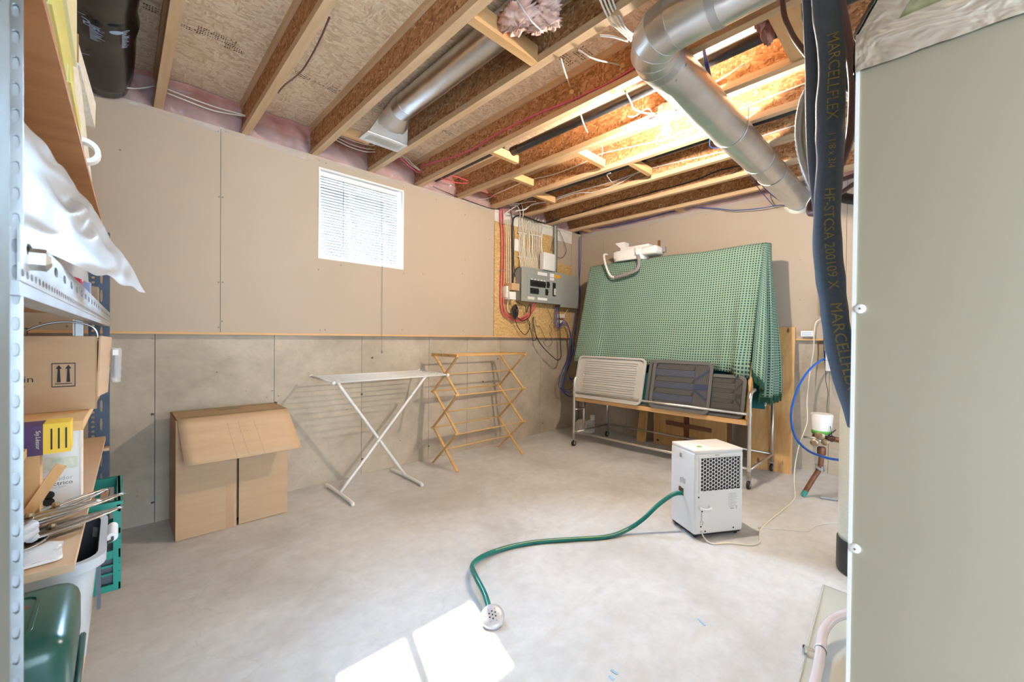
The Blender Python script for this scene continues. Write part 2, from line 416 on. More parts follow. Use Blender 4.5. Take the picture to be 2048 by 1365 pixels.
# ------------------------------------------------------------------ room shell
X0, Y0 = -0.95, -2.6
struct(MB().box((X0, Y0, -.08), (4.75, 3.62, 0)).build('floor', 'conc_floor', origin=(0, 0, 0)))
floor_o = bpy.data.objects['floor']; floor_o['_o'] = (0, 0, 0)
# chalk marks on the slab
for (a, b) in (((1396, 1238), (1410, 1252)), ((1222, 1340), (1235, 1349)), ((1218, 1352), (1228, 1361))):
    p, q = onZ(*a, .0015), onZ(*b, .0015); MB().bar(p, q, .010, .001).build('chalk_mark', 'blue_ink', floor_o)
WX0, WX1, WZ0, WZ1 = 1.134, 1.838, 1.80, 2.482
b = MB(); yb0, yb1 = 3.46, 3.72
b.box((X0, yb0, 0), (WX0-.02, yb1, ZS)).box((WX1+.02, yb0, 0), (4.80, yb1, ZS)).box((WX0-.02, yb0, 0), (WX1+.02, yb1, WZ0-.02)).box((WX0-.02, yb0, WZ1+.02), (WX1+.02, yb1, ZS))
wl = struct(b.build('wall_left', 'conc_wall', origin=(0, 0, 0)))
b = MB().box((4.60, Y0, 0), (4.80, 3.46, ZS)); wr = struct(b.build('wall_right', 'conc_wall', origin=(0, 0, 0)))
struct(MB().box((X0, Y0-.15, 0), (4.60, Y0, ZS)).build('wall_rear', 'drywall', origin=(0, 0, 0)))
struct(MB().box((X0-.12, Y0-.15, 0), (X0, 3.72, ZS)).build('wall_side', 'drywall', origin=(0, 0, 0)))
for o in (wl, wr): o['_o'] = (0, 0, 0)
# concrete pour panels with recessed form lines
xs = [X0+.01, -.50, .167, .833, 1.497, 2.161, 2.627, 3.092, 3.76, 4.535]
for a, c in zip(xs, xs[1:]):
    MB().box((a+.0015, YC, 0), (c-.0015, 3.46, ZL-.016)).build('concrete_panel', 'conc_wall', wl)
ys = [Y0, -1.4, -.7, 0, .66, 1.33, 1.99, 2.66, YC]
for a, c in zip(ys, ys[1:]):
    MB().box((XC, a+.0015, 0), (4.60, c-.0015, ZL-.016)).build('concrete_panel', 'conc_wall', wr)
# form-tie pockets in the concrete
b = MB()
for (px, py) in ((304, 829), (305, 1006), (551, 806), (724, 789), (724, 919), (966, 764), (996, 718), (858, 893), (1085, 847), (745, 716), (967, 900)):
    p = onY(px, py, YC-.001); n = 9; vs = [p]
    for k in range(n): vs.append(p + V((math.cos(2*PI*k/n)*random.uniform(.006, .017), 0, math.sin(2*PI*k/n)*random.uniform(.005, .012))))
    b.add(vs, [(0, k+1, (k+1) % n+1) for k in range(n)])
b.build('tie_pocket', mat('pocket_shade', (.10, .085, .07), .95), wl)['kind'] = 'stuff'
MB().box((X0, YW-.006, ZL-.016), (XC, 3.46, ZL)).build('ledge_strip', 'pine', wl)
MB().box((XB-.006, Y0, ZL-.016), (4.60, YW-.008, ZL)).build('ledge_strip', 'pine_y', wr)
# drywall sheets
g = .0012
MB().box((-1.0+.06, YW, ZL), (.495-g, YW+.0127, ZT)).build('drywall_sheet', 'drywall', wl)
b = MB(); x0, x1 = .495+g, 2.94
b.box((x0, YW, ZL), (WX0-.012, YW+.0127, ZT)).box((WX1+.012, YW, ZL), (x1, YW+.0127, ZT)).box((WX0-.012, YW, ZL), (WX1+.012, YW+.0127, WZ0-.012)).box((WX0-.012, YW, WZ1+.012), (WX1+.012, YW+.0127, ZT))
b.build('drywall_sheet', 'drywall', wl)
MB().box((4.296, YW, ZL), (XB, YW+.0127, ZT)).build('drywall_sheet', 'drywall', wl)
for a, c in ((Y0, .55), (.55, 2.99), (2.99, YW)):
    MB().box((XB, a+g, ZL), (XB+.0127, c-g, ZT)).build('drywall_sheet', 'drywall', wr)
b = MB(); dots = [(437, 565), (445, 565), (444, 643), (437, 655), (436, 263), (452, 264), (438, 394), (445, 395), (640, 661), (650, 660), (638, 321), (652, 327), (637, 413), (637, 540), (682, 531), (807, 457), (807, 547), (807, 375), (846, 548), (925, 548), (804, 660), (926, 662), (930, 430), (930, 520), (872, 400), (978, 480), (985, 595), (80, 646), (134, 653), (240, 300)]
for (px, py) in dots:
    p = onY(px, py, YW-.0006); b.add([p+V((math.cos(k*PI/4)*.0055, 0, math.sin(k*PI/4)*.0055)) for k in range(8)], [tuple(range(8))])
b.build('screw_head', mat('screw_grey', (.24, .20, .16), .6), wl)['kind'] = 'stuff'
b = MB()
for (px, py) in ((1188, 532), (1168, 528), (1190, 473), (1174, 476), (1300, 452), (1412, 430), (1168, 575), (1600, 520), (1600, 600), (1690, 575)):
    p = onX(px, py, XB-.0006); b.add([p+V((0, math.cos(-k*PI/4)*.0055, math.sin(-k*PI/4)*.0055)) for k in range(8)], [tuple(range(8))])
b.build('screw_head', mat('screw_grey2', (.30, .25, .20), .6), wr)['kind'] = 'stuff'
# strand-board backboard for the electrics
M['board_white'] = noisy('white_paper_facing', (.68, .64, .57), (.76, .73, .67), 9, .8)
MB().box((2.942, YW, 2.42), (4.294, YW+.008, ZT)).build('paper_facing', 'board_white', wl)
bb = thing('backboard', (3.6, YW, ZL), 'yellow strand-board backing screwed to the wall behind the breaker panel', 'board')
MB().box((2.944, YW-.004, ZL), (3.905, YW+.012, 2.45)).build('board', 'osb_wall', bb)
MB().box((3.908, YW-.004, ZL), (4.292, YW+.012, 2.13)).build('board', 'osb_wall', bb)
MB().box((3.908, YW+.001, 2.13), (4.292, YW+.012, 2.42)).build('paper_patch', 'drywall', bb)

# ceiling: subfloor sheets on I-joists
ce = struct(MB().box((X0, Y0, ZS+.018), (4.80, 3.72, ZS+.06)).build('ceiling', 'subfloor', origin=(0, 0, 0))); ce['_o'] = (0, 0, 0)
for a, c in ((-2.6, -1.55), (-1.55, -.33), (-.33, .89), (.89, 2.11), (2.11, 3.46)):
    for (xa, xb) in ((X0, 1.55), (1.55, 4.60)):
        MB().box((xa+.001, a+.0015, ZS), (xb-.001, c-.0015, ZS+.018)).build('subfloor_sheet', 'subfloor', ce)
JX = [.155+.457*i for i in range(-2, 10)]
jw = MB().box((.0165, Y0, ZT+.037), (.0285, 3.46, ZS-.037)); jf = MB().box((0, Y0, 0), (.045, 3.46, .038))
jw_o = None
for i, x in enumerate(JX):
    if jw_o is None:
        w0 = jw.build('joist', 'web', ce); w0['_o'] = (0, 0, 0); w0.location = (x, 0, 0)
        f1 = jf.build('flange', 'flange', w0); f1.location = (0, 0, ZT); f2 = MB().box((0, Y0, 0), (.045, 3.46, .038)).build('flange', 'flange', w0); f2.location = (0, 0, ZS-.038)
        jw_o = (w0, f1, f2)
    else:
        c0 = jw_o[0].copy(); COL.objects.link(c0); c0.location = (x, 0, 0)
        for f in jw_o[1:]:
            c1 = f.copy(); COL.objects.link(c1); c1.parent = c0
def jx(k): return .155+.457*(k-1)        # k = 1 is the first joist right of the black duct
# short lumber blocks between joists
def block(xa, xb, y, w=.04, h=.06, z=ZT): MB().box((xa, y-w/2, z), (xb, y+w/2, z+h)).build('blocking', 'pine', ce)
block(jx(3)+.046, jx(4)-.001, 1.44, .045, .085)
block(jx(5)+.046, 2.30, 2.352); block(jx(6)+.046, 2.85, 1.907); block(jx(6)+.046, 2.74, 2.60)
block(jx(7)+.046, jx(8)-.09, 1.717); block(jx(7)+.046, 3.24, 2.764)
block(jx(10)+.046, XB, 1.96, .05, .04); block(jx(10)+.046, XB, 3.18, .05, .04); block(jx(3)+.046, jx(4)-.2, 2.90, .05, .05, ZT+.02)
MB().box((jx(5)+.046, .44, ZT+.01), (jx(6)-.001, .53, ZS)).build('blocking', 'pine', ce)
# grading stamps printed on sheets: rows of tiny strokes
def stamp(px, py, rows, cols, ang=0.0, cell=.011):
    p = onZ(px, py, ZS-.001); b = MB(); rr = random.Random(int(px*7+py))
    for r in range(rows):
        for c in range(cols):
            if rr.random() < .22: continue
            x = (c-cols/2)*cell; y = (r-rows/2)*cell*1.5; h = cell*rr.uniform(.5, 1.05); w_ = cell*rr.uniform(.35, .75)
            ca, sa = math.cos(ang), math.sin(ang)
            b.add([p+V(((x+dx)*ca-(y+dy)*sa, (x+dx)*sa+(y+dy)*ca, 0)) for dx, dy in ((0, 0), (0, h), (w_, h), (w_, 0))], [(0, 1, 2, 3)])
    o = b.build('grade_stamp', 'ink_stamp', ce); o['kind'] = 'stuff'
M['ink_stamp'] = mat('stamp_ink', (.10, .065, .04), .9)
for s in ((312, 22, 3, 9), (372, 55, 2, 12), (435, 75, 4, 16), (468, 98, 3, 8), (602, 150, 3, 7, .3), (632, 165, 2, 10), (668, 180, 4, 6, .2), (770, 214, 4, 7), (842, 268, 4, 6), (1130, 118, 4, 12), (1165, 108, 5, 9), (893, 266, 3, 8)): stamp(*s)

# window: white liner, sash, pane
b = MB(); yl0, yl1 = YW-.004, 3.66; tk = .014
b.box((WX0-tk, yl0, WZ0-tk), (WX0, yl1, WZ1+tk)).box((WX1, yl0, WZ0-tk), (WX1+tk, yl1, WZ1+tk)).box((WX0, yl0, WZ0-tk), (WX1, yl1, WZ0)).box((WX0, yl0, WZ1), (WX1, yl1, WZ1+tk))
w1 = struct(b.build('window_1', 'white', origin=(0, 0, 0))); w1['_o'] = (0, 0, 0)
b = MB(); e = .035
b.box((WX0, 3.585, WZ0), (WX0+e, 3.625, WZ1)).box((WX1-e, 3.585, WZ0), (WX1, 3.625, WZ1)).box((WX0+e, 3.585, WZ0), (WX1-e, 3.625, WZ0+e)).box((WX0+e, 3.585, WZ1-e), (WX1-e, 3.625, WZ1))
b.box((1.468, 3.585, WZ0+e), (1.506, 3.625, WZ1-e)).build('sash', 'white', w1)
for (xa, xb) in ((WX0+e, 1.468), (1.506, WX1-e)): MB().box((xa, 3.603, WZ0+e), (xb, 3.607, WZ1-e)).build('pane', 'pane', w1)
# venetian blind
bl = thing('venetian_blind', ((WX0+WX1)/2, 3.40, WZ0), 'white slatted blind hanging inside the small basement window', 'blind')
yb = 3.392; bx0, bx1 = WX0+.006, WX1-.026
MB().box((bx0, yb-.020, WZ1-.042), (bx1, yb+.020, WZ1-.004)).build('headrail', 'white', bl)
sl = None; tilt = math.radians(36)
for i in range(27):
    z = WZ1-.058-i*.0225
    if sl is None:
        b = MB(); hw = .0125
        for s_ in (-1, 1):
            for k in range(4):
                u = -hw + 2*hw*k/3; cr = .0018*(1-(u/hw)**2)
                b.v.append(V((bx0 if s_ < 0 else bx1, 0, 0)) + V((0, u*math.cos(tilt)-cr*math.sin(tilt), u*math.sin(tilt)+cr*math.cos(tilt))))
        b.f = [(k, k+1, 5+k, 4+k) for k in range(3)]; b.mi = [0]*3
        sl = b.build('slat', 'blind', bl, True); sl.data.transform(Matrix.Translation(V(bl['_o']))); base = V((0, yb, 0)) - V(bl['_o'])
        md = sl.modifiers.new('thick', 'SOLIDIFY'); md.thickness = .0006
        sl.location = base + V((0, 0, z))
    else:
        c = sl.copy(); COL.objects.link(c); c.location = base + V((0, 0, z))
MB().box((bx0, yb-.011, WZ0+.008), (bx1, yb+.011, WZ0+.021)).build('bottom_rail', 'white', bl)
for x in (1.285, 1.325, 1.615, 1.66):
    MB().cyl((x, yb-.014, WZ0+.012), (x, yb-.014, WZ1-.04), .0012 if x not in (1.325,) else .0030, 5).build('ladder_cord', 'blind', bl)
MB().tube([(1.648, yb-.016, WZ1-.04), (1.648, YW-.006, WZ0+.02), (1.648, YW-.012, 1.06)], .0014, 5).build('pull_cord', 'blind', bl)
MB().lathe([(.003, 0), (.006, .012), (.0035, .03)], (1.648, YW-.012, 1.035), 8).build('cord_tassel', 'blind', bl)

# pink batts behind film in the rim pockets along the window wall
ORD = ['far left beside the black duct', 'first', 'second', 'third', 'fourth', 'fifth', 'sixth', 'seventh', 'eighth', 'ninth']
def lump(seed):
    rr = random.Random(seed); a = [(rr.uniform(3, 16), rr.uniform(3, 16), rr.uniform(0, 6)) for _ in range(5)]
    return lambda x, z: sum(math.sin(p*x+q*z+f) for p, q, f in a)/5
names = {0: 'pink insulation in the ceiling pocket beside the black flexible duct', 1: 'pink insulation in the ceiling pocket right of the black flexible duct', 2: 'bulging pink insulation and loose film in the pocket left of the floor register',
         3: 'pink insulation in the pocket directly above the floor-register boot', 4: 'pink insulation in the pocket above the right side of the window', 5: 'pink insulation in the pocket where the red cable loops',
         6: 'pink insulation in the pocket above the left edge of the backboard', 7: 'pink insulation in the pocket above the breaker panel', 8: 'pink insulation in the pocket above the grey conduit', 9: 'pink insulation in the last pocket before the room corner'}
for k in range(0, 10):
    xa, xb = jx(k)+.03, jx(k+1)+.016; L = lump(k+20); amp = .05 if k in (0, 2) else .022
    ins = thing('insulation_batt', ((xa+xb)/2, 3.40, ZT-.01), names[k], 'insulation', 'pink insulation batts along the window wall')
    def fn(u, v, o=0.0, a=amp):
        x = xa+(xb-xa)*u; z = ZT-.012+(ZS-ZT+.008)*v
        y = 3.415 - .06*math.sin(PI*u)**.4*math.sin(PI*min(v*1.0+.12, 1)) - a*L(x*2.2, z*2.4) - o; return (x, min(y, 3.45), z)
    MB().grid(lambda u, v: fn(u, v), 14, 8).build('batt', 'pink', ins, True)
    L2 = lump(k+90)
    def ff(u, v):
        x, y, z = fn(u, v, .016); zz = ZT-.035+(ZS-ZT-.02)*v if k != 2 else ZT-.05+(ZS-ZT-.05)*v
        y2 = y - (.018 if k != 2 else .045)*(1+L2(x*5, z*5))*math.sin(PI*min(1, v*1.1)); 
        if v < .13: y2 = YW-.006
        return (x-.010+.004*L2(z*9, x), y2, zz+.008*math.sin(9*x+k))
    MB().grid(ff, 26, 14).build('vapour_film', 'film', ins, True)
ins = thing('insulation_batt', (4.52, 1.6, ZT), 'long strip of pink insulation behind film along the top of the blanket wall', 'insulation')
L = lump(77)
for (ya, ln) in ((3.33, 2.30), (.78, 1.8)):
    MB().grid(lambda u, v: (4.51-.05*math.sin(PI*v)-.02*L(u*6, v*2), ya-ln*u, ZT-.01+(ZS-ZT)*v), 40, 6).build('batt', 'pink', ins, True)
MB().grid(lambda u, v: (XB-.006 if v < .2 else 4.475-.05*math.sin(PI*v)-.03*L(u*9, v*3), 3.33-2.30*u, ZT-.045+.008*math.sin(u*40)+(ZS-ZT)*v*.9), 50, 8).build('vapour_film', 'film', ins, True)
# ------------------------------------------------------------------ ducts and pipes under the floor
# insulated flexible duct, black film
fd = thing('flexible_duct', (-.06, 1.6, ZT), 'fat black plastic-wrapped flexible duct between joists at top left', 'duct')
pts = [(-.06, y, 2.685+.004*math.sin(y*5)) for y in [i*.1-1.0 for i in range(41)]] + [(-.06, 3.16, 2.67), (-.06, 3.26, 2.65), (-.06, 3.34, 2.63)]
MB().tube(pts, [.128+.005*math.sin(p[1]*19)+.003*math.sin(p[1]*31) for p in pts[:-3]]+[.125, .115, .10], 28).build('duct_sleeve', 'flexduct', fd, True)
M['print_blue'] = mat('pale_blue_print', (.30, .42, .60), .5)
def duct_print(body_fn, name):
    b = body_fn(); 
    # wrap: local x -> along -Y, local y -> around the sleeve
    o = MB()
    for fs in b.f: pass
    vs = []
    for p in b.v:
        th = -PI/2 + p.y/.137; vs.append(V((-.06+.137*math.cos(th), 2.70-p.x, 2.685+.137*math.sin(th))))
    o.add(vs, b.f); o.build(name, 'print_blue', fd)['kind'] = 'stuff'
def bars():
    b = MB(); rr = random.Random(3)
    for k in range(26):
        for (y0, ln) in ((-.035, .05), (.075, .035)):
            x = k*.005-.04 if y0 < 0 else k*.006-.06
            h = ln*rr.uniform(.3, 1); b.add([(x, y0, 0), (x+.003, y0, 0), (x+.003, y0+h, 0), (x, y0+h, 0)], [(0, 1, 2, 3)])
    for (x0, y0, x1, y1, t) in ((-.25, -.075, -.22, -.045, .006), (.12, -.07, .135, -.045, .004)):
        b.add([(x0, y0, 0), (x0+t, y0, 0), (x1+t, y1, 0), (x1, y1, 0)], [(0, 1, 2, 3)])
    return b
duct_print(bars, 'printed_marks')
def five():
    vs, fs = text_mesh('5"', .075); b = MB(); b.add([V((-.0+p.y*-1+.09, p.x-.03, 0)) for p in vs], [tuple(reversed(f)) for f in fs])
    ring = [(math.cos(k*PI/8)*.016, math.sin(k*PI/8)*.026) for k in range(16)]
    b.add([V((.08+x, .055+y, 0)) for x, y in ring], [tuple(range(16))]); return b
duct_print(five, 'size_print')
tag(MB().tube(spline([onY(186, 158, 3.27), onY(215, 166, 3.22), onY(245, 174, 3.22), onY(275, 177, 3.26), onY(312, 172, 3.32)], 5), .004, 6).build('cable', 'cable_white', None, True), 'bundle-end white cable strapped under the black flexible duct', 'cable', 'white cables along the window-wall rim')
for dy, lb in ((0, 'upper white cable crossing the pink insulation right of the flexible duct'), (8, 'lower white cable crossing the pink insulation right of the flexible duct')):
    tag(MB().tube(spline([onY(334, 178+dy, 3.30), onY(380, 196+dy, 3.28), onY(430, 214+dy, 3.28), onY(494, 232+dy*.2, 3.32)], 5), .0042, 6).build('cable', 'cable_white', None, True), lb, 'cable', 'white cables along the window-wall rim')
for i, dy in enumerate((-4, 4, 10)):
    cable('cable', [onY(668, 268+dy, 3.30), onY(700, 284+dy, 3.27), onY(735, 294+dy, 3.26), onY(770, 296+dy*.6, 3.30)], .004, 'cable_white', ('upper', 'middle', 'lower')[i]+' white cable passing behind the floor-register boot', group='white cables along the window-wall rim')

# round duct to the floor register
rd = thing('register_duct', (1.38, 2.0, ZT), 'round galvanised duct in the joist bay ending in a register boot', 'duct')
ax_, az = 1.385, 2.733
MB().tube([(ax_, y, az) for y in (-1.2, .2, 1.0, 1.9, 2.50)], .075, 28).build('pipe', 'galv', rd, 'auto')
MB().tube([(ax_, 2.46, az), (ax_, 2.47, az), (ax_, 2.475, az), (ax_, 2.55, az)], [.0765, .079, .0775, .0775], 28).build('collar', 'galv', rd, 'auto')
b = MB(); n = 24; A = []; Bq = []
for k in range(n):
    th = 2*PI*k/n; A.append((ax_+.076*math.cos(th), 2.55, az+.076*math.sin(th)))
    c_, s_ = math.cos(th), math.sin(th); q = max(abs(c_), abs(s_)); Bq.append((1.382+.148*c_/q, 2.782-.066*s_/q, ZT+.012))
b.add(A+Bq, [(k, (k+1) % n, n+(k+1) % n, n+k) for k in range(n)]+[tuple(range(n, 2*n))]).build('boot', 'galv', rd, 'auto')
rg = thing('floor_register', (1.382, 2.782, ZT), 'white louvred ceiling register below the galvanised boot', 'register')
m4 = frame((1.382, 2.782, ZT+.010), (1, 0, 0), (0, -1, 0))
MB().ring([(-.158, -.074), (.158, -.074), (.158, .074), (-.158, .074)], [(-.13, -.048), (.13, -.048), (.13, .048), (-.13, .048)], .006, m4).build('rim', 'white', rg)
MB().box((1.252, 2.734, ZT+.008), (1.512, 2.83, ZT+.0095)).build('back_plate', 'offwhite', rg)
for k in range(22):
    x = 1.252+.26*(k+.5)/22; MB().hexa([(x-.005, 2.734, ZT+.002), (x-.003, 2.734, ZT+.002), (x-.003, 2.83, ZT+.002), (x-.005, 2.83, ZT+.002)], [(x+.001, 2.734, ZT+.009), (x+.003, 2.734, ZT+.009), (x+.003, 2.83, ZT+.009), (x+.001, 2.83, ZT+.009)]).build('louvre', 'white', rg)

# big round duct with elbow, hung under the joists
bd = thing('trunk_duct', (2.9, .9, 2.37), 'large galvanised round duct with an elbow hung below the joists', 'duct')
DZ, DY, DX, DR = 2.47, .90, 1.625, .100
def pipe_seg(p, q, r, name): MB().tube([p, q], r, 36).build(name, 'galv', bd, 'auto')
pipe_seg((1.80, DY, DZ), (3.30, DY, DZ), DR, 'pipe'); pipe_seg((3.28, DY, DZ), (3.62, DY, DZ), DR*.985, 'pipe'); pipe_seg((3.60, DY, DZ), (4.50, DY, DZ), DR, 'pipe')
pipe_seg((DX, -1.8, DZ), (DX, .70, DZ), DR, 'pipe')
R_ = .15
arc = [(DX+R_-R_*math.cos(a), DY-R_+R_*math.sin(a), DZ) for a in [i*PI/2/4 for i in range(5)]]
full = [V((DX, .69, DZ))] + [V(p) for p in arc] + [V((1.82, DY, DZ))]
def mitre(i):
    d = (full[min(i+1, len(full)-1)]-full[max(i-1, 0)]).normalized(); r = d.cross(V((0, 0, 1))); return r
for k in range(len(full)-1):
    b = MB(); n = 36
    for i, s_ in ((k, 1), (k+1, -1)):
        r = mitre(i); sc = 1/max(.9, (full[k+1]-full[k]).normalized().dot((full[min(i+1, len(full)-1)]-full[max(i-1, 0)]).normalized()))
        for q in range(n): a = 2*PI*q/n; b.v.append(full[i]+r*(DR*1.012*sc*math.cos(a))+V((0, 0, DR*1.012*math.sin(a))))
    b.f = [(q, (q+1) % n, n+(q+1) % n, n+q) for q in range(n)]; b.mi = [0]*n; b.build('elbow_gore', 'galv', bd, 'auto')
    if 0 < k: 
        r = mitre(k); MB().tube([full[k]+r*(DR*1.018*math.cos(2*PI*q/36))+V((0, 0, DR*1.018*math.sin(2*PI*q/36))) for q in range(37)], .0022, 5).build('gore_seam', 'galv', bd, True)
for (p, q) in (((DX, .58, DZ), (DX, .60, DZ)), ((DX, .60, DZ), (DX, .61, DZ)), ((1.775, DY, DZ), (1.83, DY, DZ)), ((3.275, DY, DZ), (3.30, DY, DZ)), ((3.60, DY, DZ), (3.606, DY, DZ)), ((4.46, DY, DZ), (4.492, DY, DZ))):
    MB().tube([p, q], DR*1.022, 36).build('seam_bead', 'galv_dull', bd, 'auto')
for (a, z) in ((.4, 0), (1.1, .02)):
    p = V((1.86, DY-DR*1.0*math.cos(a), DZ-DR*math.sin(a))); MB().lathe([(.006, 0), (.006, .004), (.003, .006)], p, 8, Matrix.Rotation(PI/2, 3, 'X')).build('screw', 'galv_dull', bd)
MB().lathe([(.115, 0), (.125, .004), (.104, .02)], (XB-.002, DY, DZ), 30, Matrix.Rotation(-PI/2, 3, 'Y')).build('wall_flange', 'offwhite', bd, 'auto')
# metal hanger straps
MB().tube([(2.7, DY-.103, ZT-.002), (2.7, DY-.103, DZ)] + [(2.7, DY-.103*math.cos(a), DZ-.103*math.sin(a)) for a in [i*PI/10 for i in range(11)]] + [(2.7, DY+.103, ZT-.002)], .0025, 4).build('hanger_strap', 'galv_dull', bd)

def pipe_thing(name, pts, r, m, label, cat, n=20, col=None):
    t = thing(name, pts[0], label, cat); MB().tube(pts, r, n).build('pipe', m, t, 'auto')
    for c in (col or []): MB().tube([c[0], c[1]], r*1.14, n).build('coupling', m, t, 'auto')
    return t
pipe_thing('drain_pipe', [(2.235, -2.2, 2.648), (2.235, 2.33, 2.648)], .031, 'abs', 'black plastic drain pipe in the joist bay left of the bulb', 'pipe', 20, [((2.235, 2.27, 2.648), (2.235, 2.338, 2.648)), ((2.235, .50, 2.648), (2.235, .60, 2.648))])
pipe_thing('vent_pipe', [(2.20, 2.42, 2.70), (2.20, 3.42, 2.70)], .027, 'abs', 'short black pipe running to the window wall past the wood block', 'pipe')
pipe_thing('waste_pipe', [(3.16, -2.2, 2.700), (3.16, 3.05, 2.700)], .045, 'abs', 'black waste pipe in the joist bay right of the bulb', 'pipe', 24, [((3.16, 1.0, 2.70), (3.16, 1.12, 2.70))])

# ------------------------------------------------------------------ bare bulb
bp = onX(1332, 262, 2.40); bxp, byp, bzp = bp
lf = thing('bare_bulb_lamp', (bxp, byp, ZT), 'lit bare bulb in a white porcelain holder under the joists', 'lamp')
MB().lathe([(.048, .0), (.052, .004), (.052, .045), (.048, .05)], (bxp, byp, bzp+.10), 8).build('junction_box', 'galv_dull', lf, 'auto')
MB().lathe([(.022, .0), (.024, .012), (.030, .020), (.057, .030), (.060, .038), (.058, .044)], (bxp, byp, bzp+.058), 28).build('lampholder', 'white_enamel', lf, 'auto')
MB().lathe([(.0145, 0), (.0165, .006), (.0165, .028), (.015, .034)], (bxp, byp, bzp+.030), 18).build('bulb_collar', 'white_enamel', lf, 'auto')
MB().lathe([(.001, -.031), (.012, -.029), (.022, -.022), (.029, -.010), (.031, .002), (.028, .014), (.021, .025), (.016, .034)], (bxp, byp, bzp), 24).build('bulb', 'bulb', lf, True)
o = MB().box((bxp-.02, byp+.055, bzp+.095), (bxp+.012, byp+.105, bzp+.125)).build('plug_adapter', 'white', lf)
MB().box((bxp-.0208, byp+.06, bzp+.098), (bxp-.0202, byp+.10, bzp+.108)).build('red_label', 'redbook', lf)
MB().tube(spline([(bxp-.01, byp+.065, bzp+.125), (bxp-.01, byp+.062, bzp+.16), (bxp-.01, byp+.045, bzp+.16), (bxp-.01, byp+.045, bzp+.12)], 5), .002, 5).build('pull_chain_loop', 'steel', lf, True)

# ------------------------------------------------------------------ cables overhead
WX_ = lambda k: jx(k)+.0165-.005           # just in front of joist web k
c5 = WX_(5)
cable('cable', [onX(843, 338, c5), onX(848, 331, c5), onX(907, 314, c5), onX(948, 297, c5), onX(1000, 264.5, c5), onX(1075, 228, c5), onX(1146, 200, c5), onX(1180, 183, c5), onX(1215, 168, c5), onX(1286, 125, c5), onX(1363, 80, c5), onX(1440, 41, c5), onX(1507, 7, c5), onX(1560, -24, c5)], .0055, 'cable_pink', 'magenta cable stapled along a joist, running behind the galvanised elbow')
cable('cable', [onY(800, 316, 3.29), onY(820, 333, 3.28), onY(836, 345, 3.28), onY(843, 338, 3.27)], .0055, 'cable_pink', 'short magenta cable crossing the pink insulation above the window')
for i, d in enumerate((0, 5)):
    cable('cable', [onY(805+d, 312, 3.30), onY(820+d, 328, 3.28), onY(838+d*.5, 341, 3.27)], .004, 'cable_white', ('left', 'right')[i]+' white cable beside the short magenta cable above the window')
cable('cable', [onY(882, 357, 3.24), onY(905, 352, 3.22), onY(935, 362, 3.20), onY(940, 366, 3.20), onY(915, 366, 3.22), onY(884, 358, 3.25)], .005, 'cable_red', 'loop of red cable hanging beside a joist above the window')
cable('cable', [onX(963, 385, WX_(6)+.3), onX(975, 389, WX_(6)+.3), onX(990, 393, WX_(6)+.3)], .006, 'cable_red', 'short red cable stub poking out of the rim insulation')
c7 = WX_(7)
cable('cable', [onX(985, 391, c7), onX(1015, 378, c7), onX(1038, 368, c7), onX(1064, 359, c7), onX(1111, 348, c7), onX(1165, 327, c7), onX(1193, 311, c7), onX(1240, 299, c7), onX(1322, 280.5, c7), onX(1350, 270, c7), onX(1404, 249, c7), onX(1484, 217, c7), onX(1547, 191, c7), onX(1612, 166, c7)], .0048, 'cable_white', 'white cable stapled to the joist just behind the lit bulb')
cable('cable', [onX(945, 393, c7-.2), onX(952, 399, c7-.2), onX(975, 397, c7-.1), onX(988, 391, c7)], .004, 'cable_white', 'white cable end curling out of the rim insulation')
c8 = WX_(8)
cable('cable', [onX(1107, 398, c8), onX(1154, 383, c8), onX(1221, 365, c8), onX(1292, 340, c8), onX(1372, 320, c8), onX(1458, 300, c8), onX(1520, 273.6, c8), onX(1596, 249, c8)], .0048, 'cable_grey', 'upper of two white cables along the joist right of the bulb')
cable('cable', [onX(1100, 404, c8), onX(1152, 387, c8), onX(1190, 384, c8), onX(1240, 366, c8), onX(1275, 345, c8), onX(1300, 338, c8)], .0048, 'cable_grey', 'lower, sagging white cable along the joist right of the bulb')
c9 = WX_(9)
for i, d in enumerate((0, 5)):
    cable('cable', [onX(1084, 449-d*.2, c9-.06), onX(1130, 436-d*.4, c9), onX(1200, 413+d, c9), onX(1297, 387+d, c9), onX(1383, 363+d*2.4, c9), onX(1436, 342+d*3.4, c9), onX(1484, 331+d*1.5, c9)], .0052, 'cable_black', ('upper', 'lower')[i]+' black cable running along the second-last joist to the panel corner')
# stray white runs in the near bays
cable('cable', [onZ(1122, 118, ZT-.004), onZ(1130, 145, ZT+.01), onX(1140, 172, c5), onX(1146, 187, c5)], .0042, 'cable_white', 'thin white cable dropping from a joist left of the elbow into a foam-filled hole')
cable('cable', [onZ(1157, 100, ZT-.004), onZ(1190, 118, ZT-.002), onX(1238, 130, c5), onX(1242, 139, c5)], .0042, 'cable_white', 'thin white cable running below the grade stamp to a foam-filled hole')
cable('cable', [onZ(1200, 71, ZT-.004), onZ(1225, 73, ZT-.004), onZ(1255, 82, ZT+.01)], .005, 'cable_grey', 'thick white cable end beside the galvanised elbow')
for i in range(4):
    cable('cable', [onZ(1192+i*9, -22, ZT+.06), onZ(1205+i*8, 12, ZT+.02), onZ(1222+i*7, 46-i*2, ZT-.006), onZ(1236+i*6, 58, ZT-.008), onZ(1262+i*3, 82-i*4, ZT+.03)], .0042, 'cable_white' if i < 3 else 'cable_grey', ('first', 'second', 'third', 'fourth')[i]+' from left of the cream cables bending behind the galvanised elbow', group='cream cables by the elbow')
cable('cable', [onX(1250, 182, c5), onX(1262, 205, 2.10), onX(1268, 218, 2.20), onX(1290, 226, 2.33), onX(1312, 227, 2.38)], .005, 'cable_white', 'white cable dropping from a joist to the bulb holder')
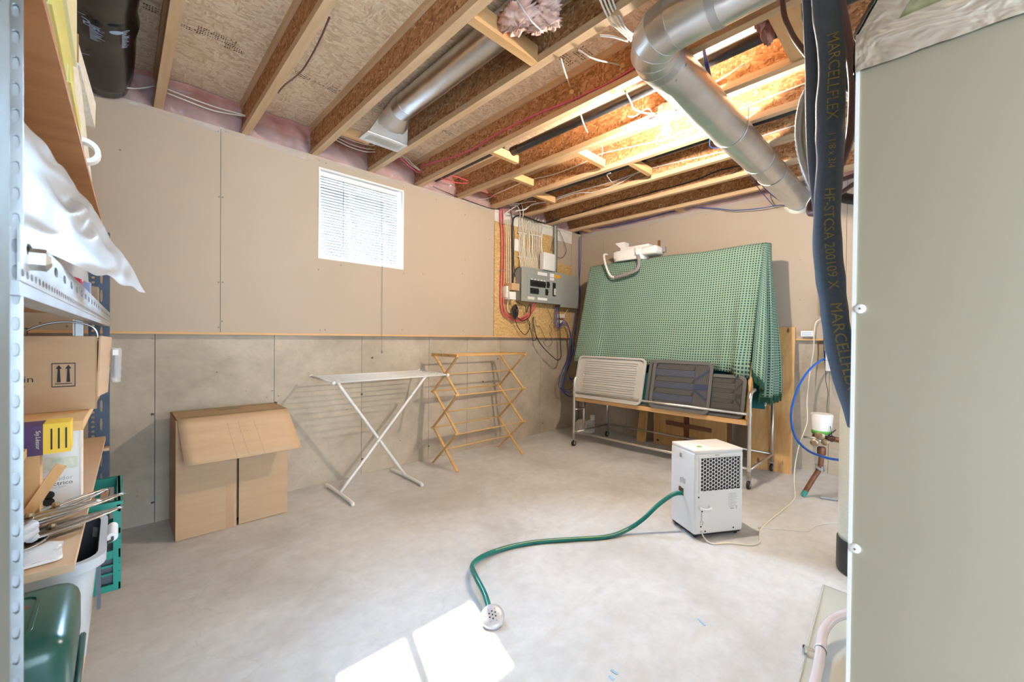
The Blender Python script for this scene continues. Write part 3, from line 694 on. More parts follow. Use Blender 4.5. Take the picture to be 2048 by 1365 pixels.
cable('cable', [onX(1255, 232, 2.30), onX(1268, 233, 2.33), onX(1295, 217, 2.37), onX(1306, 231, 2.39), onX(1304, 238, 2.39)], .004, 'cable_white', 'short white cable looping from a hole to the bulb holder')
cable('cable', [onX(1160, 225, 2.06), onX(1168, 250, 2.2), onX(1175, 265, 2.4)], .005, 'cable_white', 'white cable hanging across the black pipe left of the bulb')
for i, px in enumerate((1348, 1356)):
    cable('cable', [onX(px, 216, 2.42), onX(px+10, 208, 2.42), onX(px+22, 196, 2.42)], .004, 'cable_white', ('left', 'right')[i]+' short cable leaving the bulb box behind the trunk duct')
cable('cable', [onX(1432, 163, c5+.40), onX(1460, 146, c5+.4), onX(1490, 127, c5+.4)], .005, 'cable_white', 'thick white cable crossing the strand board right of the trunk duct')
cable('cable', [onX(1221, 346, 3.0), onX(1214, 351, 3.05), onX(1226, 368, 3.3)], .004, 'cable_grey', 'short white cable drop beside the black waste pipe')
cable('cable', [onX(1203, 290, 2.75), onX(1205, 300, 2.8), onX(1203, 317, 2.88)], .004, 'cable_white', 'short cream cable crossing a joist by the lumber block')
# expanding-foam plugs
for (px, py, lb) in ((1143, 184, 'small'), (1246, 131, 'middle'), (1372, 62, 'right-hand')):
    p = onX(px, py, jx(5)+.008); MB().lathe([(.004, -.012), (.014, -.008), (.017, .002), (.010, .012), (.003, .016)], p, 10).build('foam_plug', noisy('foam_plug_%d' % px, (.70, .38, .12), (.84, .56, .26), 30, .8), None, True)
for o, lb in zip([x for x in COL.objects if x.name.startswith('foam_plug')], ('orange foam plug in the joist hole below the left thin cable', 'orange foam plug in the joist hole beside the elbow', 'orange foam plug in the joist above the trunk duct')): tag(o, lb, 'foam')
# blue network cables
for i in range(3):
    cable('cable', [onX(1392+i*7, 15+i*2, 2.12), onX(1399+i*4, 60, 2.12), onX(1408+i*2-2, 100, 2.12), onX(1411+i*3, 132, 2.14), onX(1419+i*2, 158, 2.3)], .0035, 'cable_blue', ('left', 'middle', 'right')[i]+' strand of blue cable hanging behind the galvanised elbow', group='blue cables behind the elbow')
cable('cable', [onX(1406, 245, 2.9), onX(1419, 271, 2.95), onX(1422, 294.5, 3.0), onX(1454, 294.5, 3.1)], .0032, 'cable_blue', 'thin blue cable elbowing under the trunk duct right of the bulb')
cable('cable', [onX(1436, 275, 3.0), onX(1452, 288, 3.1), onX(1470, 303, 3.3), onX(1484, 322, 3.6), onX(1496, 346, 3.8), onX(1522, 383, 4.2), onX(1548, 413, 4.4)], .0035, 'cable_blue', 'blue cable following the underside of the trunk duct')
cable('cable', [onX(1484, 324, 3.6), onX(1502, 345, 3.8), onX(1530, 378, 4.1), onX(1546, 392, 4.2), onX(1572, 410, 4.42)], .0035, 'cable_blue', 'second blue cable beside the far end of the trunk duct')
cable('cable', [onX(1383, 415, 4.45), onX(1430, 417, 4.44), onX(1469, 421, 4.43), onX(1520, 417, 4.42), onX(1555, 411, 4.43), onX(1572, 411, 4.44)], .0045, 'cable_blue', 'blue cable sagging along the wall top to the trunk duct end')
cable('cable', [onX(1196, 457, 4.42), onX(1240, 450, 4.42), onX(1290, 438, 4.42), onX(1330, 427, 4.42), onX(1360, 420, 4.42)], .0045, 'cable_blue', 'blue cable tucked along the insulation above the blanket')
cable('cable', [onZ(659, 35, 2.70), onZ(637, 85, 2.72), onZ(605, 140, 2.70), onZ(570, 170, 2.62), onZ(556, 186, 2.60)], .0045, 'cable_brown', 'dark cable draped from the joist under the stamped subfloor')
cable('cable', [onY(866, 373, 3.34), onY(905, 390, 3.34), onY(945, 405, 3.34), onY(985, 418, 3.34), onY(1000, 416, 3.32)], .004, 'cable_black', 'black cable following the drywall top edge right of the window')
# loose fibreglass with its strap
tf = thing('insulation_tuft', onZ(1055, 40, ZT+.02), 'loose tuft of pink fibreglass hanging from the joist bay at top', 'insulation')
def blob(c, rx, ry, rz, seed, nm='tuft'):
    L = lump(seed); c = V(c)
    def fn(u, v):
        th = 2*PI*u; ph = PI*(v*.98+.01); k = 1+.45*L(math.cos(th)*1.2+ph*.8, math.sin(th)*1.3)+.12*L(math.cos(th)*4+ph*2, math.sin(th)*4+ph*3)+.035*math.sin(th*13+ph*9)*math.sin(ph*17)
        return c+V((rx*k*math.sin(ph)*math.cos(th), ry*k*math.sin(ph)*math.sin(th), rz*k*math.cos(ph)))
    return MB().grid(fn, 48, 32).build(nm, 'pink_light', tf, True)
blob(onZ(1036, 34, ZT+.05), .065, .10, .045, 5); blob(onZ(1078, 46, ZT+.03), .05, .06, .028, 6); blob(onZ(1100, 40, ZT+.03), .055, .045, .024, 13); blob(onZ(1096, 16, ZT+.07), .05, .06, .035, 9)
MB().tube(spline([onZ(1030, -6, ZT+.07), onZ(1048, 22, ZT+.0), onZ(1064, 44, ZT-.015), onZ(1084, 62, ZT+.01)], 6), .008, 8, flat=.4).build('strap', 'cable_grey', tf, True)
bt = thing('insulation_batt', onZ(1540, 80, ZT), 'torn pink insulation stuffed beside the wide lumber block at upper right', 'insulation')
L = lump(31); c = onZ(1545, 92, ZT+.02)
def fluff(c, rx, ry, rz, seed):
    L = lump(seed); c = V(c)
    def fn(u, v):
        th = 2*PI*u; ph = PI*(v*.98+.01); k = 1+.20*L(math.cos(th)*3+ph*2, math.sin(th)*3)+.12*L(math.cos(th)*9+ph*5, math.sin(th)*11+ph*7)
        return c+V((rx*k*math.sin(ph)*math.cos(th), ry*k*math.sin(ph)*math.sin(th), rz*k*math.cos(ph)))
    MB().grid(fn, 36, 24).build('batt', 'pink', bt, True)
fluff((jx(5)+.10, .575, ZT+.11), .055, .03, .10, 3); fluff((jx(5)+.20, .57, ZT+.07), .06, .028, .075, 4); fluff((jx(5)+.30, .38, ZT+.12), .08, .06, .09, 6)
# ------------------------------------------------------------------ electrics on the backboard
YP = 3.230
pn = thing('breaker_panel', (3.6, YP, 1.59), 'grey breaker panel with its door swung open on the backboard', 'panel')
PX0, PX1, PZ0, PZ1 = 3.247, 3.940, 1.595, 1.983
MB().box((PX0+.012, YP+.004, PZ0+.01), (PX1-.012, YW-.004, PZ1-.01)).build('enclosure', 'grey_side', pn)
MB().rbox((PX0, YP-.002, PZ0), (PX1, YP+.006, PZ1), .0015, 1).build('cover', 'grey_panel', pn)
MB().rbox((PX1+.004, YP+.002, PZ0-.028), (4.302, YP+.016, PZ1-.004), .002, 1).build('door', 'grey_panel', pn)
MB().ring([(PX0+.09, PZ0+.06), (PX1-.09, PZ0+.06), (PX1-.09, PZ1-.07), (PX0+.09, PZ1-.07)], [(PX0+.096, PZ0+.066), (PX1-.096, PZ0+.066), (PX1-.096, PZ1-.076), (PX0+.096, PZ1-.076)], .003, Matrix(((1, 0, 0, 0), (0, 0, -1, YP-.002), (0, 1, 0, 0), (0, 0, 0, 1)))).build('cover_rim', 'grey_side', pn)
def on_cover(a, c, name, m, t=.004, y=YP-.002):
    p, q = onY(*a, YP), onY(*c, YP); return MB().box((p.x, y-t, q.z), (q.x, y, p.z)).build(name, m, pn)
def breakers(pa, pb, n, z0, z1):
    for k in range(n):
        x0 = pa+(pb-pa)*k/n; x1 = pa+(pb-pa)*(k+1)/n
        o = MB().box((x0+.001, YP-.010, z0), (x1-.001, YP-.002, z1)).box((x0+.005, YP-.020, z0+(z1-z0)*.35), (x1-.005, YP-.010, z0+(z1-z0)*.65)).build('breaker', 'black', pn)
breakers(3.385, 3.645, 10, 1.775, 1.845); breakers(3.385, 3.525, 5, 1.690, 1.755)
for k in range(4): MB().box((3.535+k*.022, YP-.004, 1.695), (3.551+k*.022, YP-.002, 1.755)).build('blank_filler', 'grey_side', pn)
breakers(3.668, 3.715, 2, 1.780, 1.852); breakers(3.645, 3.69, 2, 1.690, 1.762)
MB().box((3.778, YP-.012, 1.69), (3.825, YP-.002, 1.85)).build('main_breaker', 'black', pn); MB().box((3.790, YP-.022, 1.70), (3.812, YP-.012, 1.78)).build('main_switch', 'offwhite', pn)
for k in range(5): MB().box((3.40+k*.055, YP-.0035, 1.850), (3.425+k*.055, YP-.002, 1.862)).build('circuit_tag', 'paper', pn)
for (a, c, nm, m_) in (((1075, 543.5), (1094, 553), 'paper_label', 'paper'), ((1099.5, 547), (1108, 562), 'paper_label', 'paper'), ((1055, 593), (1069, 600), 'paper_label', 'offwhite'), ((1075, 594), (1094, 602), 'paper_label', 'paper')): on_cover(a, c, nm, m_, .0006)
o = on_cover((1109, 549.5), (1120, 558), 'warning_sticker', 'orange', .0006)
for (px, py) in ((1047, 543), (1047, 593), (1094, 543.5), (1122, 556), (1122, 602), (1094, 605)):
    p = onY(px, py, YP-.002); MB().lathe([(.005, 0), (.004, .003)], p, 8, Matrix.Rotation(PI/2, 3, 'X')).build('cover_screw', 'galv_dull', pn)
# white network box, conduit, small boxes
p0_, p1_ = onY(1087, 504, 3.20), onY(1109, 541, 3.20)
nb = thing('network_box', ((p0_.x+p1_.x)/2, 3.25, p1_.z), 'plain white plastic box standing on top of the breaker panel', 'box')
MB().rbox((p0_.x, 3.19, PZ1), (p1_.x, 3.262, p0_.z), .010, 3).build('case', 'white', nb, 'auto'); MB().box((p0_.x+.02, 3.215, PZ1-.002), (p1_.x-.02, 3.24, PZ1+.004)).build('foot', 'black', nb)
xc = onY(1112, 470, 3.30).x
cd = thing('conduit', (xc, 3.305, PZ1), 'vertical grey plastic conduit rising beside the white network box', 'conduit')
MB().cyl((xc, 3.306, PZ1-.01), (xc, 3.306, ZT), .024, 18).build('pipe', 'grey_pvc', cd, 'auto')
for z in (2.28, 2.02): MB().tube([(xc-.05, 3.342, z), (xc-.026, 3.325, z), (xc-.02, 3.287, z), (xc+.0, 3.28, z), (xc+.02, 3.287, z), (xc+.026, 3.325, z), (xc+.05, 3.342, z)], .003, 5).build('conduit_strap', 'galv_dull', cd)
def wallbox(name, a, c, y0, y1, m, label, cat='box'):
    p, q = onY(*a, y0), onY(*c, y0); o = MB().rbox((p.x, y0, q.z), (q.x, y1, p.z), .004, 2).build(name, m, None, 'auto'); return tag(o, label, cat)
wallbox('junction_box', (1013.5, 572), (1020, 596), 3.26, 3.343, 'white', 'narrow white junction box left of the breaker panel')
wallbox('timer_module', (1024, 566), (1039, 582), 3.20, 3.335, 'card_tan', 'tan module clipped above the white adapter by the breaker panel', 'module')
wallbox('power_adapter', (1020, 583), (1032, 600), 3.22, 3.335, 'white', 'white power adapter beside the left edge of the breaker panel', 'adapter')
wallbox('notice_card', (1028, 477), (1041, 504), 3.338, 3.343, 'paper', 'small printed white notice on the strand board above the panel', 'notice')
wallbox('network_jack', (1118, 628), (1130, 637), 3.30, 3.343, 'offwhite', 'upper white network jack below the breaker panel door', 'jack')
wallbox('network_jack', (1118, 641), (1129, 647), 3.30, 3.343, 'white', 'lower white network jack below the breaker panel door', 'jack')
# cream cables fanning down into the panel
def nth(i): return ('first', 'second', 'third', 'fourth', 'fifth', 'sixth', 'seventh', 'eighth', 'ninth', 'tenth', 'eleventh', 'twelfth', 'thirteenth', 'fourteenth', 'fifteenth', 'sixteenth', 'seventeenth', 'eighteenth')[i]
for i in range(16):
    px = 1038+i*3.1; rr = random.Random(i); y = 3.322+rr.uniform(-.006, .008); w_ = rr.uniform(-1.6, 1.6)
    cable('cable', [onY(px+rr.uniform(-3, 3)+2, 432+rr.uniform(-3, 6)+i*.45, 3.34), onY(px+1, 446, y), onY(px, 462, y), onY(px+w_, 484, y), onY(px+w_*.4, 502, y), onY(px+2, 517, y-.02), onY(px+3.4, 528+i*.5, 3.29), onY(px+4.2, 541+i*.5, 3.28)], .0066, 'cable_white', nth(i)+' from left of the cream cables entering the panel top', group='cream cables into the panel top')
MB_straps = thing('cable_staple_bar', onY(1062, 475, 3.33), 'row of cream cable staples across the cables above the panel', 'staples')
for k, (a, c) in enumerate((((1036, 465), (1087, 474)), ((1036, 513), (1087, 521)))):
    for j in range(5):
        f0, f1 = j/5, (j+.8)/5; pa = onY(a[0]+(c[0]-a[0])*f0, a[1]+(c[1]-a[1])*f0, 3.311); pb = onY(a[0]+(c[0]-a[0])*f1, a[1]+(c[1]-a[1])*f1, 3.311); MB().bar(pa, pb, .006, .012).build('staple', 'offwhite', MB_straps)
for i, px in enumerate((1013, 1017, 1021)):
    cable('cable', [onY(px-2, 440, 3.33), onY(px-1, 470, 3.33), onY(px, 520, 3.325), onY(px+.5, 560, 3.32), onY(px, 575, 3.31)], .005, 'cable_white', ('left', 'middle', 'right')[i]+' cream cable left of the black conduit cable', group='cream cables left of the panel')
# cables bridging the joists above the board
for i, pp in enumerate((((1012, 425), (1030, 414), (1052, 400), (1066, 393)), ((1018, 410), (1034, 412), (1040, 425), (1040, 434)), ((1032, 421), (1050, 420), (1064, 409), (1084, 404), (1100, 401)), ((1043, 408), (1046, 420), (1046, 434)), ((1024, 408), (1044, 407), (1056, 404), (1072, 403)), ((1030, 423), (1048, 419), (1062, 411), (1082, 406), (1096, 404)))):
    cable('cable', [onY(p[0], p[1], 3.24-.04*k-.02*i) for k, p in enumerate(pp)], .0045, 'cable_grey' if i % 2 else 'cable_white', ('lowest', 'short hooked', 'long rising', 'vertical', 'topmost', 'second long rising')[i]+' white cable in the tangle above the panel board', group='white tangle above the panel')
# red cables down the left side, curling to the panel
for i, d in enumerate((0, 5)):
    cable('cable', [onY(1000+d, 415, 3.34), onY(1001+d, 440, 3.325), onY(1003+d, 470, 3.325), onY(1003+d, 530, 3.325), onY(1001.5+d, 575, 3.325), onY(1002+d, 610, 3.32), onY(1007+d*1.2, 628, 3.315), onY(1020+d, 638-d*.8, 3.31), onY(1040, 642-d, 3.31), onY(1056, 634-d, 3.30), onY(1063+d, 620, 3.29), onY(1066+d, 606, 3.27)], .008, 'cable_red', ('outer', 'inner')[i]+' thick red cable looping under the breaker panel', group='red cables by the panel')
for z in ((1003, 447), (1004, 541)):
    p = onY(*z, 3.315); MB().box((p.x-.03, p.y-.004, p.z-.003), (p.x+.04, p.y+.01, p.z+.003)).build('cable_clip', 'galv_dull')
for o, lb in zip([x for x in COL.objects if x.name.startswith('cable_clip')], ('upper metal clip across the red cables', 'lower metal clip across the red cables')): tag(o, lb, 'clip')
# black cables
cable('cable', [onX(1090, 447, c9-.06), onY(1075, 443, 3.27), onY(1058, 437, 3.28), onY(1042, 431, 3.28), onY(1030, 434, 3.29), onY(1025.5, 446, 3.31), onY(1025, 480, 3.32), onY(1025.5, 530, 3.32), onY(1026, 566, 3.31)], .009, 'cable_black', 'thick black cable arching over the cream cables and down the board')
cable('cable', [onY(1020, 414, 3.33), onY(1023, 430, 3.325), onY(1028, 465, 3.318), onY(1027.5, 520, 3.315), onY(1030, 555, 3.31)], .004, 'cable_black', 'thin black cable beside the thick black cable on the board')
cable('cable', [onY(1043, 534, 3.29), onY(1034, 537, 3.31), onY(1029, 546, 3.32), onY(1026.5, 560, 3.32)], .0065, 'cable_black', 'short black cable curving from the panel corner to the thick cable')
cable('cable', [onY(1028, 612, 3.24), onY(1029, 634, 3.28), onY(1036, 655, 3.29), onY(1048, 669, 3.29), onY(1056, 664, 3.29), onY(1060, 650, 3.29), onY(1056, 638, 3.29)], .0045, 'cable_black', 'black cable loop hanging under the left end of the panel')
cable('cable', [onY(1054, 640, 3.29), onY(1060, 655, 3.285), onY(1064, 672, 3.29), onY(1065, 681, 3.30), onY(1072, 679, 3.30), onY(1071, 668, 3.30), onY(1066, 640, 3.31), onY(1067, 634, 3.31)], .0045, 'cable_black', 'black cable drooping just below the wall ledge under the panel')
cable('cable', [onY(1067, 634, 3.31), onY(1067, 650, 3.30), onY(1074, 676, 3.27), onY(1088, 697, 3.25), onY(1110, 718, 3.24), onY(1118, 720, 3.24), onY(1122, 712, 3.25), onY(1121, 690, 3.26), onY(1119, 650, 3.28), onY(1117, 612, 3.24)], .0055, 'cable_black', 'long black cable hanging in a deep loop below the ledge')
cable('cable', [onY(1032, 602, 3.23), onY(1040, 608, 3.24), onY(1050, 612, 3.27), onY(1053, 625, 3.28), onY(1057, 612, 3.28), onY(1061, 610, 3.27), onY(1061, 630, 3.28), onY(1052, 640, 3.28), onY(1042, 641, 3.28), onY(1034, 634, 3.28)], .0045, 'cable_black', 'knotted black cable under the lower left panel corner')
cable('cable', [onY(1071, 641, 3.33), onY(1073, 652, 3.33), onY(1080, 654, 3.33), onY(1086, 668, 3.32), onY(1091, 681, 3.31), onY(1087, 684, 3.31), onY(1090, 690, 3.30), onY(1096, 694, 3.30), onY(1104, 687, 3.30), onY(1103, 676, 3.31), onY(1100, 668, 3.32), onY(1104, 660, 3.33), onY(1099, 652, 3.33), onY(1104, 641, 3.33), onY(1094, 616, 3.33)], .002, 'cable_black', 'thin kinked black wire tacked across the lower board')
# the bunched black adapters
bn = thing('cable_bundle', onY(1030, 636, 3.27), 'tied bundle of black cable hanging below the white adapter', 'cable bundle')
rr = random.Random(8)
for k in range(9):
    c = onY(1031+rr.uniform(-2, 3), 622+rr.uniform(-3, 6), 3.26+rr.uniform(-.02, .03)); a_ = rr.uniform(-.5, .5)
    MB().tube([c+V((.022*math.sin(t)*math.cos(a_)+.014*a_, .02*math.sin(t)*math.sin(a_), .062*math.cos(t))) for t in [i*2*PI/16 for i in range(17)]], .0042, 6).build('loop', 'cable_black', bn, True)
MB().lathe([(.022, 0), (.025, .006), (.022, .012)], onY(1031, 626, 3.265), 10).build('tie', 'black', bn)
# grey-white leads and blue network cables
cable('cable', [onY(1017, 597, 3.28), onY(1015, 612, 3.31), onY(1017, 624, 3.32), onY(1024, 626, 3.32)], .005, 'cable_white', 'white lead curving below the narrow junction box')
cable('cable', [onY(1136, 619, 3.26), onY(1130, 628, 3.31), onY(1126, 634, 3.32)], .004, 'cable_white', 'white lead from the panel door to the network jack')
for i in range(3):
    cable('cable', [onY(1112+i*2, 612, 3.30), onY(1110+i*2, 632, 3.30), onY(1110+i*2, 650-i*2, 3.29), onY(1116+i*2, 656-i*3, 3.28), onY(1128, 650-i*4, 3.27), onY(1138-i, 657-i*3, 3.25), onY(1143-i, 680, 3.23), onY(1142-i*2, 712, 3.22), onY(1130-i*5+4, 742, 3.22), onY(1124-i*3, 775, 3.24), onY(1132+i*3, 790-i*5, 3.25), onY(1146, 792-i*10, 3.25), onY(1147, 770-i*6, 3.25), onY(1138, 752+i*4, 3.25)], .0042, 'cable_blue', nth(i)+' blue network cable bundled below the jacks and coiled in the corner', group='blue cables coiled by the corner')
cable('cable', [onY(1159, 475, 3.30), onY(1158.5, 510, 3.32), onY(1158, 540, 3.33), onY(1160, 600, 3.25), onY(1155, 640, 3.23), onY(1150, 672, 3.22), onY(1147, 700, 3.22), onY(1153, 722, 3.22), onY(1162, 742, 3.24), onY(1150, 765, 3.25)], .0045, 'cable_blue', 'blue cable dropping down the corner past the panel door')
cable('cable', [onY(1162, 472, 3.26), onY(1161.5, 520, 3.30), onY(1159, 560, 3.30), onY(1157, 610, 3.25), onY(1151, 650, 3.23), onY(1148, 690, 3.22), onY(1140, 728, 3.22), onY(1131, 752, 3.22), onY(1128, 782, 3.24), onY(1140, 795, 3.25)], .0042, 'cable_blue', 'second blue cable falling from the joist in the room corner')
cable('cable', [onY(1103, 502, 3.31), onY(1106, 482, 3.31), onY(1113, 468, 3.30), onY(1117, 461, 3.30), onY(1122, 470, 3.31), onY(1132, 497, 3.32), onY(1130, 510, 3.32), onY(1122, 516, 3.31), onY(1111, 513, 3.29)], .0035, 'purple', 'slim mauve cable looping around the grey conduit')
cable('cable', [onY(1114, 450, 3.275), onY(1114, 490, 3.275), onY(1113.5, 545, 3.275)], .003, 'cable_black', 'straight dark wire running down the grey conduit')
# ------------------------------------------------------------------ white folding drying rack
dr = thing('drying_rack', (1.45, 3.05, 0), 'white metal X-frame drying rack with wire top by the concrete wall', 'drying rack')
for x in (1.178, 1.730):
    MB().tube(spline([(x, 2.805, .006), (x, 2.825, .018), (x, 3.05, .022), (x, 3.28, .018), (x, 3.30, .006)], 4), .0125, 8).build('foot', 'white_enamel', dr, True)
zt = .862
for (xa, xb, y) in ((1.178, 1.915, 3.04), (1.730, 1.17, 3.06)):
    top = (xb, y, zt-.005); pre = (xb-(.05 if xb > 1.5 else -.02), y, zt-.06)
    MB().tube(spline([(xa, y, .022), (xa+(pre[0]-xa)*.5, y, .022+(pre[2]-.022)*.5), pre, top], 5), .0115, 10).build('leg', 'white_enamel', dr, True)
MB().cyl((1.47, 3.028, .345), (1.47, 3.072, .345), .009, 10).build('pivot', 'galv_dull', dr)
fl, fr = (1.045, 2.86), (2.00, 2.86)
for (x, e) in ((1.055, 0), (1.99, .0)):
    MB().tube([(x, 2.845, zt), (x, 3.285, zt+.012)], .008, 8).build('end_rail', 'white_enamel', dr, True)
for k in range(10):
    y = 2.86+.42*k/9; MB().tube([(1.055, y, zt+.012*k/9), (1.99, y, zt+.012*k/9)], .0028 if k not in (0, 9) else .0045, 6).build('wire', 'white_enamel', dr, True)
for (x, y) in ((1.055, 2.84), (1.99, 2.84), (1.055, 3.29), (1.99, 3.29)):
    MB().lathe([(.004, -.014), (.012, -.009), (.015, 0), (.012, .009), (.004, .014)], (x, y, zt+(.012 if y > 3 else 0)), 10, Matrix.Rotation(PI/2, 3, 'X')).build('end_cap', 'white', dr, True)
for (x, y) in ((1.178, 2.81), (1.178, 3.295), (1.730, 2.81), (1.730, 3.295)): MB().lathe([(.014, 0), (.014, .012), (.011, .02)], (x, y, 0), 8).build('rubber_tip', 'offwhite', dr)

# ------------------------------------------------------------------ wooden accordion rack
wk = thing('drying_rack', (2.53, 3.06, 0), 'wooden accordion clothes rack with dowels near the room corner', 'drying rack')
ya, yb_, hz = 2.875, 3.245, .338
for xi, x in enumerate((2.115, 2.940)):
    s = 1 if xi == 0 else -1
    for lev in range(3):
        z0, z1 = lev*hz, (lev+1)*hz; z0 = z0+.012 if lev == 0 else z0
        MB().bar((x+s*.011, ya, z0), (x+s*.011, yb_, z1), .010, .024, (1, 0, 0)).build('lattice_slat', 'pine_rack', wk)
        MB().bar((x, yb_, z0), (x, ya, z1), .010, .024, (1, 0, 0)).build('lattice_slat', 'pine_rack', wk)
    MB().bar((x-s*.012, ya-.012, 3*hz+.006), (x-s*.012, yb_+.012, 3*hz+.006), .010, .026, (0, 0, 1)).build('top_bar', 'pine_rack', wk)
    for k in (.3, .6): MB().cyl((x-s*.018, ya+(yb_-ya)*k, 3*hz+.006), (x-s*.0165, ya+(yb_-ya)*k, 3*hz+.006), .006, 8).build('peg_hole', 'stain', wk)
    for (y, z) in ((ya, 3*hz), (yb_, 3*hz), (ya, hz), (ya, 2*hz), (yb_, hz), (yb_, 2*hz)):
        MB().lathe([(.006, -.016), (.011, -.012), (.013, 0), (.011, .012), (.006, .016)], (x-s*.006, y, z), 8, Matrix.Rotation(PI/2, 3, 'Y')).build('knob', 'pine_rack', wk, True)
for (y, z) in [(ya, hz), (yb_, hz), (ya, 2*hz), (yb_, 2*hz), (3.06, hz*.5), (3.06, hz*1.5), (3.06, hz*2.5), (ya, 3*hz+.006), (yb_, 3*hz+.006), (2.985, 3*hz+.008), (3.10, 3*hz+.008)]:
    MB().cyl((2.10, y, z), (2.955, y, z), .0065, 8).build('dowel', 'pine_rack', wk, True)

# ------------------------------------------------------------------ big carton on its side
cb = thing('cardboard_box', (.53, 3.14, 0), 'large brown carton standing against the concrete wall, top flap hanging open', 'box')
x0, x1, y0, y1, zt_ = .236, .814, 2.985, 3.335, .695
MB().box((x0, y0+.004, .001), (x0+.005, y1, zt_)).box((x1-.005, y0+.004, .001), (x1, y1, zt_)).box((x0+.005, y0+.004, .001), (x1-.005, y1, .006)).box((x0+.005, y1-.005, .006), (x1-.005, y1, zt_-.006)).build('body', 'card', cb)
MB().box((x0+.001, y0+.004, zt_-.006), (x1-.001, y1, zt_)).build('top_panel', 'card', cb)
rr = random.Random(2)
b = MB()
for (y, w_) in ((3.03, .006), (3.05, .004), (3.27, .006), (3.30, .008), (3.31, .003)): b.add([(x0+.02, y, zt_+.0006), (x1-.02, y, zt_+.0006), (x1-.02, y+w_, zt_+.0006), (x0+.02, y+w_, zt_+.0006)], [(0, 1, 2, 3)])
for k in range(14): xx = .47+k*.008; b.add([(xx, 3.20, zt_+.0006), (xx+.004, 3.20, zt_+.0006), (xx+.004, 3.245, zt_+.0006), (xx, 3.245, zt_+.0006)], [(0, 1, 2, 3)])
b.build('printed_stripes', 'green_ink', cb)['kind'] = 'stuff'
xm = .534
MB().box((x0, y0, .004), (xm-.006, y0+.004, zt_-.004)).build('side_flap', 'card', cb)
MB().box((xm+.006, y0, .010), (x1, y0+.004, zt_-.004)).build('side_flap', 'card', cb)
MB().box((xm-.06, y0-.0008, .004), (xm-.02, y0, .30)).build('tape_strip', noisy('clear_tape', (.46, .29, .17), (.50, .32, .19), 9, .25), cb)
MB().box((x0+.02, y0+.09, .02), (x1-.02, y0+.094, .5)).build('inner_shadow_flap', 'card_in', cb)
def flap(u, v):
    x = x0+.006+(x1-x0-.008)*u + v*(.02+.022*u); y = y0-.002-.155*v**1.15-.006*math.sin(PI*u); z = zt_-.235*v+.002
    return (x, y, z)
MB().grid(flap, 10, 6).build('top_flap', 'card_tan', cb, True, solid=.004)
for u in (.40, .50, .64):
    MB().tube([V(flap(u+.02*(v-.5), v))+V((0, -.0022, 0)) for v in (.15, .4, .7, .98)], .0011, 4).build('crease', 'card', cb)
text('flap_print', 'I A G K A', .016, frame(V(flap(.53, .42))+V((0, -.004, 0)), (1, 0, 0), (0, .5, 1)), noisy('faint_print', (.45, .27, .14), (.5, .3, .16), 60, .8), cb)

# ------------------------------------------------------------------ folded games table on a tubular trolley
ct = thing('games_table', (3.92, 1.89, 0), 'folded table on a tubular wheeled trolley under the green throw', 'table')
TR = .0145
def tube(nm, pts, r=TR, sm=True, k=0): MB().tube(spline(pts, k) if k else pts, r, 10).build(nm, 'chrome', ct, True)
for (y, s) in ((2.748, 1), (1.022, -1)):
    tube('front_post', [(3.60, y, .085), (3.60, y, .60), (3.60, y, .70), (3.612, y, .735), (3.635, y, .760), (3.68, y-s*.0, .772), (3.72, y-s*.0, .778)], k=4)
    tube('side_rail', [(3.60, y, .15), (4.25, y, .15)], .011)
    tube('rear_post', [(4.25, y, .085), (4.25, y, .62)], .0135)
tube('side_post', [(3.78, 2.748, .15), (3.78, 2.748, .50)], .013); tube('side_rung', [(3.60, 2.748, .40), (3.78, 2.748, .40)], .010)
tube('upper_rail', [(3.60, 2.748, .592), (3.60, 1.022, .592)], .0125)
tube('lower_rail', [(3.60, 2.748, .158), (3.60, 1.022, .158)], .0125)
tube('rear_rail', [(4.25, 2.748, .155), (4.25, 1.022, .155)], .0105)
for (x, y) in ((3.60, 2.748), (3.60, 1.022), (4.25, 2.748), (4.25, 1.022)):
    w0 = MB().lathe([(.030, -.011), (.033, -.007), (.033, .007), (.030, .011)], (x, y, .0335), 18, Matrix.Rotation(PI/2, 3, 'X')).build('caster', 'black', ct, 'auto')
    MB().box((x-.006, y-.016, .030), (x+.006, y-.0125, .085)).box((x-.006, y+.0125, .030), (x+.006, y+.016, .085)).box((x-.014, y-.016, .075), (x+.014, y+.016, .088)).build('fork', 'galv_dull', w0)
    MB().cyl((x, y-.0125, .0335), (x, y+.0125, .0335), .013, 12).build('hub', 'chrome', w0)
for (y) in (2.748, 1.022):
    for z in (.592, .158): MB().lathe([(.018, -.016), (.018, .016)], (3.60, y, z), 12).build('joint_sleeve', 'chrome', ct, 'auto')
MB().box((3.605, 1.045, .500), (3.735, 2.735, .540)).build('tray_board', 'pine_y', ct)
# two leaning halves with timber edging
def lean(x, z): return x + (z-.54)*.243
for (y, nm) in ((2.765, 'edge_strip'), (1.062, 'edge_strip')):
    MB().hexa([(3.655, y-.012, .54), (3.715, y-.012, .54), (3.715, y+.012, .54), (3.655, y+.012, .54)], [(3.770, y-.012, 1.0), (3.825, y-.012, 1.0), (3.825, y+.012, 1.0), (3.770, y+.012, 1.0)]).build(nm, 'pine_z', ct)
MB().hexa([(3.72, 1.05, .54), (3.738, 1.05, .54), (3.738, 2.777, .54), (3.72, 2.777, .54)], [(4.07, 1.05, 2.01), (4.088, 1.05, 2.01), (4.088, 2.777, 2.01), (4.07, 2.777, 2.01)]).build('table_half', 'teal', ct)
MB().box((4.115, 1.05, .57), (4.135, 2.777, 2.01)).build('table_half', 'teal', ct)
MB().box((4.11, 1.044, .60), (4.14, 1.05, 2.0)).build('white_edge_band', 'paper', ct)
